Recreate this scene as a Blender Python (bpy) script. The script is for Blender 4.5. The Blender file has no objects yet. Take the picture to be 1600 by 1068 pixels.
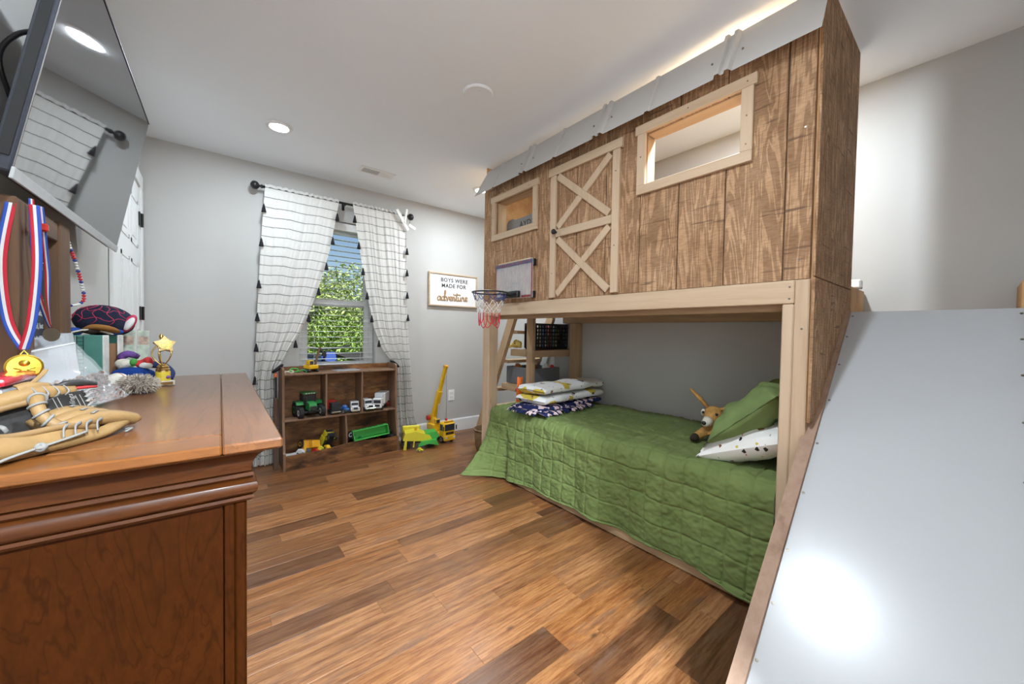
import bpy, bmesh, math, random
from mathutils import Vector, Matrix, Euler, noise
random.seed(7)
scene = bpy.context.scene
COL = scene.collection
PI = math.pi

# ------------------------------------------------------------------ camera
F_PX = 588.18
cam_d = bpy.data.cameras.new('camera'); cam = bpy.data.objects.new('camera', cam_d); COL.objects.link(cam)
cam_d.sensor_fit = 'HORIZONTAL'; cam_d.sensor_width = 36.0; cam_d.lens = 36.0 * F_PX / 1600.0
cam_d.clip_start = 0.02; cam_d.clip_end = 300
HALL_FILL_W = 150.0  # power of the added fill lamp in the hallway
YAW, PIT, ROL = math.radians(38.833), math.radians(1.496), math.radians(0.954)
_f = Vector((math.sin(YAW) * math.cos(PIT), math.cos(YAW) * math.cos(PIT), -math.sin(PIT)))
_r = Vector((math.cos(YAW), -math.sin(YAW), 0)); _u = _r.cross(_f)
_r2 = math.cos(ROL) * _r + math.sin(ROL) * _u; _u2 = -math.sin(ROL) * _r + math.cos(ROL) * _u
cam.matrix_world = Matrix(((_r2.x, _u2.x, -_f.x, 0), (_r2.y, _u2.y, -_f.y, 0), (_r2.z, _u2.z, -_f.z, 1.12), (0, 0, 0, 1)))
scene.camera = cam

# ------------------------------------------------------------------ world, sun, exposure
scene.view_settings.view_transform = 'Standard'; scene.view_settings.look = 'None'
scene.view_settings.gamma = 1.0; scene.view_settings.use_curve_mapping = False
scene.view_settings.exposure = 1.42
world = bpy.data.worlds.new('world'); scene.world = world; world.use_nodes = True
wn = world.node_tree.nodes; wl = world.node_tree.links; wn.clear()
w_out = wn.new('ShaderNodeOutputWorld'); w_bg = wn.new('ShaderNodeBackground'); w_sky = wn.new('ShaderNodeTexSky')
w_sky.sky_type = 'NISHITA'; w_sky.sun_disc = False; w_sky.sun_elevation = math.radians(48); w_sky.sun_rotation = math.radians(150)
w_sky.air_density = 1.0; w_sky.dust_density = 0.6; w_sky.ozone_density = 1.6
w_bg.inputs['Strength'].default_value = 0.046
wl.new(w_sky.outputs[0], w_bg.inputs[0]); wl.new(w_bg.outputs[0], w_out.inputs[0])
sun_d = bpy.data.lights.new('sun', 'SUN'); sun = bpy.data.objects.new('sun', sun_d); COL.objects.link(sun)
sun_d.energy = 4.0; sun_d.angle = math.radians(1.0); sun_d.color = (1, .95, .86)
sun.rotation_euler = Vector((-0.45, 0.55, -0.8)).to_track_quat('-Z', 'Y').to_euler()
LAMP_W = 19.0          # each recessed ceiling lamp

# ------------------------------------------------------------------ mesh helpers
class MB:
    """collects shapes; obj() turns them into ONE mesh object"""
    def __init__(s): s.v = []; s.f = []; s.uv = None; s.mi = []
    def add(s, vs, fs, m=0):
        b = len(s.v); s.v += [Vector(p) for p in vs]; s.f += [tuple(i + b for i in f) for f in fs]; s.mi += [m] * len(fs); return s
    def box(s, x0, x1, y0, y1, z0, z1, M=None, m=0):
        vs = [Vector((x, y, z)) for x in (x0, x1) for y in (y0, y1) for z in (z0, z1)]
        if M is not None: vs = [M @ p for p in vs]
        return s.add(vs, [(0, 1, 3, 2), (4, 6, 7, 5), (0, 4, 5, 1), (2, 3, 7, 6), (0, 2, 6, 4), (1, 5, 7, 3)], m)
    def cbox(s, x0, x1, y0, y1, z0, z1, c=.004, M=None, m=0, seg=1):
        bm = bmesh.new(); bmesh.ops.create_cube(bm, size=1)
        for v in bm.verts: v.co = Vector(((x0 + x1) / 2 + v.co.x * (x1 - x0), (y0 + y1) / 2 + v.co.y * (y1 - y0), (z0 + z1) / 2 + v.co.z * (z1 - z0)))
        bmesh.ops.bevel(bm, geom=list(bm.edges), offset=c, segments=seg, affect='EDGES', profile=.5)
        bm.verts.index_update()
        s.add([(M @ v.co) if M is not None else v.co.copy() for v in bm.verts], [tuple(v.index for v in f.verts) for f in bm.faces], m); bm.free(); return s
    def bar(s, p0, p1, w, d, up=(0, 0, 1), c=0, m=0):
        """a straight timber from p0 to p1, w wide across, d thick along up"""
        p0 = Vector(p0); p1 = Vector(p1); ax = (p1 - p0); L = ax.length; ax.normalize(); up = Vector(up)
        sd = ax.cross(up).normalized(); u = sd.cross(ax).normalized()
        M = Matrix(((ax.x, sd.x, u.x, p0.x), (ax.y, sd.y, u.y, p0.y), (ax.z, sd.z, u.z, p0.z), (0, 0, 0, 1)))
        return s.cbox(0, L, -w / 2, w / 2, -d / 2, d / 2, c, M, m) if c else s.box(0, L, -w / 2, w / 2, -d / 2, d / 2, M, m)
    def tube(s, pts, r, n=8, closed=False, cap=True, flat=1.0, m=0, up=None):
        pts = [Vector(p) for p in pts]; N = len(pts); rs = r if isinstance(r, (list, tuple)) else [r] * N
        vs = []; prev = None
        for i, p in enumerate(pts):
            if closed: t = pts[(i + 1) % N] - pts[i - 1]
            else: t = pts[min(i + 1, N - 1)] - pts[max(i - 1, 0)]
            if t.length < 1e-9: t = Vector((0, 0, 1))
            t.normalize()
            ref = Vector(up) if up else (prev if prev is not None else (Vector((0, 0, 1)) if abs(t.z) < .9 else Vector((1, 0, 0))))
            a = ref - t * ref.dot(t)
            if a.length < 1e-6: a = t.orthogonal()
            a.normalize(); b = t.cross(a); prev = a
            for k in range(n):
                an = 2 * PI * k / n; vs.append(p + (a * math.cos(an) * flat + b * math.sin(an)) * rs[i])
        fs = []
        for i in range(N if closed else N - 1):
            j = (i + 1) % N
            for k in range(n): fs.append((i * n + k, i * n + (k + 1) % n, j * n + (k + 1) % n, j * n + k))
        if cap and not closed: fs += [tuple(reversed(range(n))), tuple(range((N - 1) * n, N * n))]
        return s.add(vs, fs, m)
    def cyl(s, p0, p1, r0, r1=None, n=16, m=0): return s.tube([p0, p1], [r0, r0 if r1 is None else r1], n, m=m)
    def lathe(s, prof, n=20, M=None, m=0):
        """prof: (radius, z) list around Z"""
        vs = []; fs = []
        for r, z in prof:
            for k in range(n): vs.append(Vector((r * math.cos(2 * PI * k / n), r * math.sin(2 * PI * k / n), z)))
        for i in range(len(prof) - 1):
            for k in range(n): fs.append((i * n + k, i * n + (k + 1) % n, (i + 1) * n + (k + 1) % n, (i + 1) * n + k))
        fs += [tuple(reversed(range(n))), tuple(range((len(prof) - 1) * n, len(prof) * n))]
        if M is not None: vs = [M @ v for v in vs]
        return s.add(vs, fs, m)
    def ell(s, c, r, n=16, k=10, M=None, m=0):
        r = (r, r, r) if not isinstance(r, (tuple, list)) else r; vs = [Vector((0, 0, r[2]))]; fs = []
        for i in range(1, k):
            th = PI * i / k
            for j in range(n): vs.append(Vector((r[0] * math.sin(th) * math.cos(2 * PI * j / n), r[1] * math.sin(th) * math.sin(2 * PI * j / n), r[2] * math.cos(th))))
        vs.append(Vector((0, 0, -r[2]))); L = len(vs) - 1
        for j in range(n): fs.append((0, 1 + j, 1 + (j + 1) % n)); fs.append((L, L - n + (j + 1) % n, L - n + j))
        for i in range(k - 2):
            for j in range(n): fs.append((1 + i * n + j, 1 + (i + 1) * n + j, 1 + (i + 1) * n + (j + 1) % n, 1 + i * n + (j + 1) % n))
        c = Vector(c); vs = [(M @ v if M is not None else v) + c for v in vs]
        return s.add(vs, fs, m)
    def prism(s, poly, a0, a1, axis='Y', m=0):
        """poly in the two other axes (x,z for Y; y,z for X; x,y for Z), extruded from a0 to a1"""
        def P(p, a): return {'Y': (p[0], a, p[1]), 'X': (a, p[0], p[1]), 'Z': (p[0], p[1], a)}[axis]
        n = len(poly); vs = [P(p, a0) for p in poly] + [P(p, a1) for p in poly]
        fs = [tuple(range(n)), tuple(reversed(range(n, 2 * n)))] + [(i, i + n, (i + 1) % n + n, (i + 1) % n) for i in range(n)]
        return s.add(vs, fs, m)
    def grid(s, fn, nu, nv, m=0, closed_u=False):
        vs = [Vector(fn(i / nu, j / nv)) for j in range(nv + 1) for i in range(nu + 1)]
        fs = [(j * (nu + 1) + i, j * (nu + 1) + i + 1, (j + 1) * (nu + 1) + i + 1, (j + 1) * (nu + 1) + i) for j in range(nv) for i in range(nu)]
        b = len(s.v); s.add(vs, fs, m)
        if s.uv is None: s.uv = {}
        for j in range(nv + 1):
            for i in range(nu + 1): s.uv[b + j * (nu + 1) + i] = (i / nu, j / nv)
        return s
    def move(s, M): s.v = [M @ p for p in s.v]; return s
    def obj(s, name, mat, parent=None, smooth=False, local=False, fix=True, solid=0):
        lo = Vector((min(p.x for p in s.v), min(p.y for p in s.v), min(p.z for p in s.v)))
        hi = Vector((max(p.x for p in s.v), max(p.y for p in s.v), max(p.z for p in s.v)))
        org = Vector(((lo.x + hi.x) / 2, (lo.y + hi.y) / 2, lo.z)) if parent is None else (lo + hi) / 2
        me = bpy.data.meshes.new(name); me.from_pydata([p - org for p in s.v], [], s.f)
        for mt in (mat if isinstance(mat, (list, tuple)) else [mat]): me.materials.append(mt)
        if any(s.mi): me.polygons.foreach_set('material_index', s.mi)
        if s.uv:
            ul = me.uv_layers.new(name='UVMap')
            for lp in me.loops: ul.data[lp.index].uv = s.uv.get(lp.vertex_index, (0, 0))
        if fix:
            bm = bmesh.new(); bm.from_mesh(me); bmesh.ops.recalc_face_normals(bm, faces=bm.faces); bm.to_mesh(me); bm.free()
        if smooth:
            me.shade_smooth() if smooth is True else me.shade_smooth()
            if smooth is not True:
                try: me.set_sharp_from_angle(angle=math.radians(smooth))
                except Exception: pass
        me.update()
        o = bpy.data.objects.new(name, me); COL.objects.link(o)
        if solid:
            sm = o.modifiers.new('thickness', 'SOLIDIFY'); sm.thickness = solid; sm.offset = 0
        off = Vector(parent['_o']) if parent is not None else Vector((0, 0, 0))
        o.parent = parent; o.location = org - off; o['_o'] = tuple(org); MADE.append(o)
        return o
MADE = []
def thing(name, label, cat, loc=(0, 0, 0), rotz=0, group=None, local=False, rot=None):
    """an Empty at the thing's base. world-mode: parts are given in world coordinates; local-mode: in the thing's own frame"""
    o = bpy.data.objects.new(name, None); COL.objects.link(o); o.empty_display_size = .05
    o.location = loc; o.rotation_euler = rot if rot else (0, 0, rotz); o['label'] = label; o['category'] = cat
    if group: o['group'] = group
    o['_o'] = (0, 0, 0) if local else tuple(loc); MADE.append(o); return o
def tag(o, label, cat, group=None, kind=None):
    o['label'] = label; o['category'] = cat
    if group: o['group'] = group
    if kind: o['kind'] = kind
    return o
def struct(o): o['kind'] = 'structure'; return o
def copy_part(src, parent, loc):
    c = src.copy(); COL.objects.link(c); c.parent = parent; c.location = loc; MADE.append(c); return c
def TR(loc=(0, 0, 0), rot=(0, 0, 0), sc=1): return Matrix.Translation(loc) @ Euler(rot).to_matrix().to_4x4() @ Matrix.Scale(sc, 4)
def sstep(a, b, x): t = max(0, min(1, (x - a) / (b - a))); return t * t * (3 - 2 * t)
def lerp(a, b, t): return a + (b - a) * t
def interp(tab, x):
    if x <= tab[0][0]: return tab[0][1]
    for (a, va), (b, vb) in zip(tab, tab[1:]):
        if x <= b: return va + (vb - va) * (x - a) / (b - a)
    return tab[-1][1]
def text_mb(txt, size, M, depth=.0006, shear=0, align='CENTER', res=3, space=1.0, bold=0):
    cu = bpy.data.curves.new('t', 'FONT'); cu.body = txt; cu.size = size; cu.extrude = depth; cu.align_x = align; cu.shear = shear
    cu.resolution_u = res; cu.space_character = space; cu.offset = bold
    ob = bpy.data.objects.new('t', cu); COL.objects.link(ob); bpy.context.view_layer.update()
    dg = bpy.context.evaluated_depsgraph_get(); me = ob.evaluated_get(dg).to_mesh()
    mb = MB(); mb.add([M @ v.co for v in me.vertices], [tuple(p.vertices) for p in me.polygons])
    ob.evaluated_get(dg).to_mesh_clear(); bpy.data.objects.remove(ob); bpy.data.curves.remove(cu); return mb

# ------------------------------------------------------------------ materials
def nt(name):
    m = bpy.data.materials.new(name); m.use_nodes = True; N = m.node_tree.nodes; L = m.node_tree.links
    return m, N, L, N['Principled BSDF']
def setc(b, rough, spec=.5, metal=0):
    b.inputs['Roughness'].default_value = rough; b.inputs['Specular IOR Level'].default_value = spec; b.inputs['Metallic'].default_value = metal
def rgba(c): return (c[0], c[1], c[2], 1)
def bump(N, L, b, src, s, d=.002):
    bp = N.new('ShaderNodeBump'); bp.inputs['Strength'].default_value = s; bp.inputs['Distance'].default_value = d
    L.new(src, bp.inputs['Height']); L.new(bp.outputs[0], b.inputs['Normal'])
def coords(N, L, scale=(1, 1, 1), rand=True, kind='Object', rot=(0, 0, 0)):
    tc = N.new('ShaderNodeTexCoord'); mp = N.new('ShaderNodeMapping'); mp.inputs['Scale'].default_value = scale; mp.inputs['Rotation'].default_value = rot
    src = tc.outputs[kind]
    if rand:
        oi = N.new('ShaderNodeObjectInfo'); sc = N.new('ShaderNodeVectorMath'); sc.operation = 'SCALE'; sc.inputs[0].default_value = (17, 29, 41)
        L.new(oi.outputs['Random'], sc.inputs['Scale']); ad = N.new('ShaderNodeVectorMath'); L.new(src, ad.inputs[0]); L.new(sc.outputs[0], ad.inputs[1]); src = ad.outputs[0]
    L.new(src, mp.inputs['Vector']); return mp.outputs[0]
def tex_noise(N, L, co, scale, detail=4, rough=.55, dist=0):
    t = N.new('ShaderNodeTexNoise'); t.inputs['Scale'].default_value = scale; t.inputs['Detail'].default_value = detail
    t.inputs['Roughness'].default_value = rough; t.inputs['Distortion'].default_value = dist; L.new(co, t.inputs['Vector']); return t.outputs['Fac']
def ramp(N, L, src, stops):
    r = N.new('ShaderNodeValToRGB'); e = r.color_ramp.elements
    while len(e) < len(stops): e.new(.5)
    for el, (p, c) in zip(e, stops): el.position = p; el.color = rgba(c)
    L.new(src, r.inputs[0]); return r.outputs[0]
def mixc(N, L, fac, a, b, mode='MIX'):
    m = N.new('ShaderNodeMix'); m.data_type = 'RGBA'; m.blend_type = mode
    for sock, val in ((m.inputs[0], fac), (m.inputs[6], a), (m.inputs[7], b)):
        if hasattr(val, 'links'): L.new(val, sock)
        elif isinstance(val, (int, float)): sock.default_value = val
        else: sock.default_value = rgba(val)
    return m.outputs[2]
def plain(name, c, rough=.5, spec=.5, metal=0, var=.06, vs=30, bs=0, bscale=200, coat=0, trans=0, ior=1.45, alpha=1):
    m, N, L, b = nt(name); setc(b, rough, spec, metal); co = coords(N, L)
    if var:
        n = tex_noise(N, L, co, vs); L.new(ramp(N, L, n, [(.3, [x * (1 - var) for x in c]), (.7, [min(1, x * (1 + var)) for x in c])]), b.inputs['Base Color'])
    else: b.inputs['Base Color'].default_value = rgba(c)
    if bs: bump(N, L, b, tex_noise(N, L, co, bscale, 3), bs)
    if coat: b.inputs['Coat Weight'].default_value = coat; b.inputs['Coat Roughness'].default_value = .08
    if trans: b.inputs['Transmission Weight'].default_value = trans; b.inputs['IOR'].default_value = ior
    if alpha < 1: b.inputs['Alpha'].default_value = alpha
    return m
def wood(name, c0, c1, c2, axis='X', fine=60, rough=.5, spec=.4, var=.25, bs=.15, coat=0, knots=True, stretch=14, rings=1.0):
    m, N, L, b = nt(name); setc(b, rough, spec)
    sc = {'X': (1 / stretch, 1, 1), 'Y': (1, 1 / stretch, 1), 'Z': (1, 1, 1 / stretch)}[axis]
    co = coords(N, L, sc); n1 = tex_noise(N, L, co, fine, 6, .65, .3); n2 = tex_noise(N, L, co, fine * .16, 3, .5, 1.2)
    w = N.new('ShaderNodeMath'); w.operation = 'MULTIPLY_ADD'; L.new(n2, w.inputs[0]); w.inputs[1].default_value = 14 * rings; L.new(n1, w.inputs[2])
    sn = N.new('ShaderNodeMath'); sn.operation = 'SINE'; L.new(w.outputs[0], sn.inputs[0])
    mp = N.new('ShaderNodeMapRange'); L.new(sn.outputs[0], mp.inputs[0]); mp.inputs[1].default_value = -1
    g = N.new('ShaderNodeMath'); g.operation = 'MULTIPLY_ADD'; L.new(n1, g.inputs[0]); g.inputs[1].default_value = .75
    hf = N.new('ShaderNodeMath'); hf.operation = 'MULTIPLY'; L.new(mp.outputs[0], hf.inputs[0]); hf.inputs[1].default_value = .3; L.new(hf.outputs[0], g.inputs[2])
    col = ramp(N, L, g.outputs[0], [(.25, c0), (.5, c1), (.78, c2)])
    oi = N.new('ShaderNodeObjectInfo'); mr = N.new('ShaderNodeMapRange'); L.new(oi.outputs['Random'], mr.inputs[0]); mr.inputs[3].default_value = 1 - var; mr.inputs[4].default_value = 1 + var
    cx = N.new('ShaderNodeVectorMath'); cx.operation = 'SCALE'; L.new(col, cx.inputs[0]); L.new(mr.outputs[0], cx.inputs['Scale']); col = cx.outputs[0]
    if knots:
        kc = coords(N, L, {'X': (.5, 1.6, 1.6), 'Y': (1.6, .5, 1.6), 'Z': (1.6, 1.6, .5)}[axis]); v = N.new('ShaderNodeTexVoronoi'); v.inputs['Scale'].default_value = 5; L.new(kc, v.inputs['Vector'])
        kr = N.new('ShaderNodeMapRange'); L.new(v.outputs['Distance'], kr.inputs[0]); kr.inputs[1].default_value = .03; kr.inputs[2].default_value = .09; kr.inputs[3].default_value = .65; kr.inputs[4].default_value = 0
        col = mixc(N, L, kr.outputs[0], col, [x * .45 for x in c0])
    L.new(col, b.inputs['Base Color'])
    if bs: bump(N, L, b, n1, bs, .002)
    if coat: b.inputs['Coat Weight'].default_value = coat; b.inputs['Coat Roughness'].default_value = .12
    return m
def emit(name, c, s):
    m, N, L, b = nt(name); b.inputs['Base Color'].default_value = rgba(c); b.inputs['Emission Color'].default_value = rgba(c); b.inputs['Emission Strength'].default_value = s; return m
# ================================================================== THE ROOM
XL, XR, YF, YB, ZC = -0.37, 2.67, -0.55, 3.675, 2.44
M_wall = plain('wall_paint', (.50, .493, .475), .85, .25, var=.015, vs=3, bs=.04, bscale=400)
M_ceil = plain('ceiling_paint', (.86, .905, .95), .9, .2, var=.01, vs=2, bs=.03, bscale=400)
M_trim = plain('white_trim', (.80, .80, .79), .4, .4, var=.01)
M_door = plain('white_door', (.78, .78, .775), .4, .4, var=.01)
M_black = plain('black_plastic', (.012, .012, .013), .35, .5, var=.1)
M_blackmetal = plain('black_metal', (.02, .02, .021), .35, .5, metal=.4, var=.1)
M_white = plain('white_plastic', (.82, .82, .81), .35, .45, var=.02)
M_glass = plain('window_glass', (1, 1, 1), .0, .5, var=0, trans=1, ior=1.01)
M_dark = plain('dark_gap', (.03, .022, .016), .8, .2, var=.2)

def floor_mat():
    m, N, L, b = nt('floor_plank_wood'); setc(b, .3, .45)
    oi = N.new('ShaderNodeObjectInfo')
    base = ramp(N, L, oi.outputs['Random'], [(0, (.115, .052, .024)), (.15, (.18, .080, .032)), (.4, (.31, .140, .052)), (.65, (.37, .180, .076)), (.85, (.33, .142, .047)), (1, (.26, .106, .034))])
    co = coords(N, L, (.07, 1, 1)); n1 = tex_noise(N, L, co, 130, 8, .75, .3); n2 = tex_noise(N, L, co, 14, 4, .6, 1.4)
    c1 = mixc(N, L, ramp(N, L, n1, [(.40, (.95, .95, .95)), (.58, (0, 0, 0))]), base, (.55, .42, .36), 'MULTIPLY')
    c2 = mixc(N, L, ramp(N, L, n2, [(.5, (0, 0, 0)), (.72, (.75, .75, .75))]), c1, (.40, .33, .32), 'MULTIPLY')
    n3 = tex_noise(N, L, coords(N, L, (.35, 1.3, 1)), 11, 6, .75)
    c3 = mixc(N, L, ramp(N, L, n3, [(.53, (0, 0, 0)), (.70, (.72, .72, .72))]), c2, (.13, .075, .05))
    w = N.new('ShaderNodeTexWave'); w.wave_type = 'RINGS'; w.inputs['Scale'].default_value = 3.5; w.inputs['Distortion'].default_value = 6; w.inputs['Detail'].default_value = 3
    L.new(coords(N, L, (.25, 2.2, 1)), w.inputs['Vector'])
    c4 = mixc(N, L, ramp(N, L, w.outputs['Fac'], [(.0, (.38, .38, .38)), (.35, (0, 0, 0))]), c3, (.5, .38, .3), 'MULTIPLY')
    kv = N.new('ShaderNodeTexVoronoi'); kv.inputs['Scale'].default_value = 3.2; L.new(coords(N, L, (.8, 1.7, 1)), kv.inputs['Vector'])
    kr = N.new('ShaderNodeMapRange'); L.new(kv.outputs['Distance'], kr.inputs[0]); kr.inputs[1].default_value = .015; kr.inputs[2].default_value = .06; kr.inputs[3].default_value = .8; kr.inputs[4].default_value = 0
    c4 = mixc(N, L, kr.outputs[0], c4, (.05, .025, .014))
    L.new(c4, b.inputs['Base Color'])
    rr = N.new('ShaderNodeMapRange'); L.new(n1, rr.inputs[0]); rr.inputs[3].default_value = .24; rr.inputs[4].default_value = .42; L.new(rr.outputs[0], b.inputs['Roughness'])
    bump(N, L, b, n1, .12, .0015); return m
M_floor = floor_mat()

fl = struct(MB().box(XL, XR, YF, YB, -.12, -.006).obj('floor', M_dark))
rng = random.Random(11); y = YF; k = 0; widths = [.125, .07, .145, .085, .11, .066, .135, .09]
plank_meshes = {}
while y < YB - .01:
    w = min(widths[k % 8], YB - y); x = XL - rng.random() * .7
    while x < XR - .03:
        Lp = rng.choice([.5, .7, .9, 1.1, 1.3]); a = max(x, XL); e = min(x + Lp, XR)
        if XR - e < .12: e = XR
        if e - a > .02:
            MB().cbox(a + .0003, e - .0003, y + .0003, y + w - .0003, -.012, 0, .0006).obj('plank', M_floor, fl)
        x = e if e == XR else x + Lp
    y += w; k += 1

struct(MB().box(XL - .1, XR + .1, YF - .1, YB + .15, ZC, ZC + .1).obj('ceiling', M_ceil))
struct(MB().box(XL - .1, XL, YF - .1, YB + .15, -.1, ZC).obj('wall_left', M_wall))
struct(MB().box(XR, XR + .1, YF - .1, YB + .15, -.1, ZC).obj('wall_right', M_wall))
DX0, DX1 = -.30, .62           # unseen doorway added behind the camera, lets the hallway fill light in
struct(MB().box(XL, DX0, YF - .1, YF, -.1, ZC).box(DX1, XR, YF - .1, YF, -.1, ZC).box(DX0, DX1, YF - .1, YF, 2.06, ZC).obj('wall_front', M_wall))
struct(MB().box(-1.2, 2.0, -2.0, YF - .1, -.12, 0).obj('floor_added_hall', M_floor)); struct(MB().box(-1.2, 2.0, -2.0, YF - .1, ZC, ZC + .1).obj('ceiling_added_hall', M_ceil))  # unseen hallway, added to carry fill light into the room
struct(MB().box(-1.2, 2.0, -2.1, -2.0, -.1, ZC).obj('wall_added_hall_back', M_wall)); struct(MB().box(-1.3, -1.2, -2.1, YF - .1, -.1, ZC).obj('wall_added_hall_left', M_wall)); struct(MB().box(2.0, 2.1, -2.1, YF - .1, -.1, ZC).obj('wall_added_hall_right', M_wall))
struct(MB().box(-1.2, XL - .1, YF - .1, YF, -.1, ZC).obj('wall_added_hall_front', M_wall))
struct(MB().cbox(DX0 - .08, DX0, YF, YF + .018, 0, 2.14, .003).cbox(DX1, DX1 + .08, YF, YF + .018, 0, 2.14, .003).cbox(DX0, DX1, YF, YF + .018, 2.06, 2.14, .003).obj('trim_2', M_trim))
WX0, WX1, WZ0, WZ1 = .60, 1.26, .72, 2.10
struct(MB().box(XL, WX0, YB, YB + .15, -.1, ZC).box(WX1, XR, YB, YB + .15, -.1, ZC).box(WX0, WX1, YB, YB + .15, -.1, WZ0).box(WX0, WX1, YB, YB + .15, WZ1, ZC).obj('wall_back', M_wall))
def base(name, mb): struct(mb.obj(name, M_trim))
BB = [(0, 0), (.014, 0), (.014, .125), (.009, .138), (0, .138)]
base('baseboard_back', MB().prism([(YB - d, z) for d, z in BB], XL + .02, XR - .0, 'X'))
base('baseboard_right', MB().prism([(XR - d, z) for d, z in BB], YF, YB - .015, 'Y'))
base('baseboard_left', MB().prism([(XL + d, z) for d, z in BB], YF, 2.56, 'Y'))
base('baseboard_front', MB().prism([(YF + d, z) for d, z in BB], DX1 + .081, XR - .015, 'X'))

# door in the left wall, hinged towards the back corner
dr = thing('door_1', 'white panelled door', 'door', (XL, 3.2, 0)); del dr['label']; del dr['category']; struct(dr)
MB().cbox(XL + .001, XL + .012, 2.70, 3.53, .012, 2.03, .002).obj('door_slab', M_door, dr)
for (z0, z1) in ((.22, .95), (1.08, 1.52), (1.62, 1.92)):
    for (y0, y1) in ((2.82, 3.08), (3.16, 3.42)):
        p = MB()
        p.box(XL + .012, XL + .015, y0, y1, z0, z0 + .022).box(XL + .012, XL + .015, y0, y1, z1 - .022, z1).box(XL + .012, XL + .015, y0, y0 + .022, z0, z1).box(XL + .012, XL + .015, y1 - .022, y1, z0, z1)
        p.cbox(XL + .012, XL + .0145, y0 + .045, y1 - .045, z0 + .045, z1 - .045, .001).obj('door_panel', M_door, dr)
for z in (.25, 1.16, 1.78):
    h = MB().cbox(XL + .012, XL + .02, 3.475, 3.535, z, z + .09, .002); h.cyl((XL + .024, 3.54, z), (XL + .024, 3.54, z + .09), .007, n=8); h.obj('hinge', M_blackmetal, dr)
kn = MB().lathe([(.026, 0), (.026, .006), (.01, .012), (.01, .03), (.024, .04), (.027, .052), (.018, .062), (.004, .064)], 16, TR((XL + .012, 2.77, .95), (0, PI / 2, 0))); kn.obj('door_knob', M_blackmetal, dr, 40)
tr = struct(MB().cbox(XL + .001, XL + .018, 2.59, 2.68, 0, 2.05, .003).cbox(XL + .001, XL + .018, 3.56, 3.655, 0, 2.05, .003).cbox(XL + .001, XL + .018, 2.59, 3.655, 2.05, 2.14, .003).obj('trim_1', M_trim))

# ceiling lamps; the hallway one is added for fill light
M_lamp = emit('lamp_glow', (.97, .98, 1), 22)
for n, (x, yy, lab) in enumerate([(.361, 2.915, 'round recessed ceiling lamp in front of the curtained window'), (1.977, 2.949, 'round recessed ceiling lamp beyond the left end of the barn loft'),
                                  (.20, -1.3, 'added round recessed ceiling lamp in the unseen hallway, for fill light'), (.40, .62, 'round recessed ceiling lamp over the open floor near the camera'), (1.98, .72, 'round recessed ceiling lamp inside the barn loft above its large window')]):
    t = thing('recessed_ceiling_lamp', lab, 'ceiling lamp', (x, yy, ZC - .012), 0, 'recessed ceiling lamps')
    MB().lathe([(.052, ZC - .004), (.056, ZC - .012), (.075, ZC - .009), (.079, ZC - .001), (.052, ZC - .001)], 28, TR((x, yy, 0))).obj('trim_ring', M_trim, t, 40)
    MB().lathe([(.001, ZC - .0105), (.051, ZC - .0105), (.051, ZC - .002), (.001, ZC - .002)], 28, TR((x, yy, 0))).obj('diffuser', M_lamp, t)
    ld = bpy.data.lights.new('lamp_light', 'AREA'); ld.shape = 'DISK'; ld.size = .10; ld.energy = HALL_FILL_W if yy < 0 else LAMP_W * (.28 if n == 0 else .45 if n == 1 else .70 if n == 3 else .62);  ld.color = (.80, .91, 1.0)
    lo = bpy.data.objects.new('lamp_light', ld); COL.objects.link(lo); lo.parent = t; lo.location = (0, 0, -.002)
t = thing('ceiling_cover_plate', 'round white blank cover plate on the middle of the ceiling', 'cover plate', (1.168, 1.787, ZC - .012))
MB().lathe([(.001, ZC - .012), (.078, ZC - .012), (.084, ZC - .006), (.085, ZC - .0005), (.001, ZC - .0005)], 32, TR((1.168, 1.787, 0))).obj('plate', M_ceil, t, 40)
for dx in (-.04, .04): MB().lathe([(.001, ZC - .014), (.005, ZC - .0135), (.005, ZC - .011), (.001, ZC - .011)], 10, TR((1.168 + dx * .4, 1.787 + dx, 0))).obj('screw', M_trim, t)
t = thing('ceiling_vent', 'white slotted air vent set in the ceiling near the window', 'vent', (1.10, 3.212, ZC - .01))
MB().cbox(.955, 1.245, 3.15, 3.275, ZC - .006, ZC - .0005, .002).obj('vent_plate', M_trim, t)
Mv = plain('vent_slot', (.33, .33, .33), .7)
for i in range(14):
    xx = .985 + i * .0095
    MB().box(xx, xx + .0045, 3.172, 3.252, ZC - .0075, ZC - .006).obj('slot', Mv, t)
for i in range(12):
    xx = 1.12 + i * .0085
    MB().box(xx, xx + .003, 3.172, 3.252, ZC - .0075, ZC - .006).obj('louvre', M_trim, t)
# wall outlet
t = thing('wall_outlet', 'white electrical outlet on the grey wall behind the toy crane', 'outlet', (2.10, YB - .006, .345))
MB().cbox(2.062, 2.138, YB - .007, YB - .0005, .347, .467, .003).obj('cover_plate', M_white, t)
for zz in (.372, .418): 
    rc = MB().cbox(2.082, 2.118, YB - .010, YB - .006, zz, zz + .03, .003).obj('receptacle', M_white, t)
    MB().box(2.091, 2.094, YB - .0108, YB - .0098, zz + .011, zz + .022).box(2.106, 2.109, YB - .0108, YB - .0098, zz + .011, zz + .022).obj('slot', M_dark, rc)
# spring door stop on the baseboard
ds = MB().tube([(.31, YB - .014, .075), (.31, YB - .08, .075)], .006, 8).ell((.31, YB - .085, .075), .011, 10, 6); tag(ds.obj('door_stop', plain('steel', (.35, .34, .33), .3, metal=1)), 'small metal door stop on the baseboard below the left curtain', 'door stop')
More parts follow.
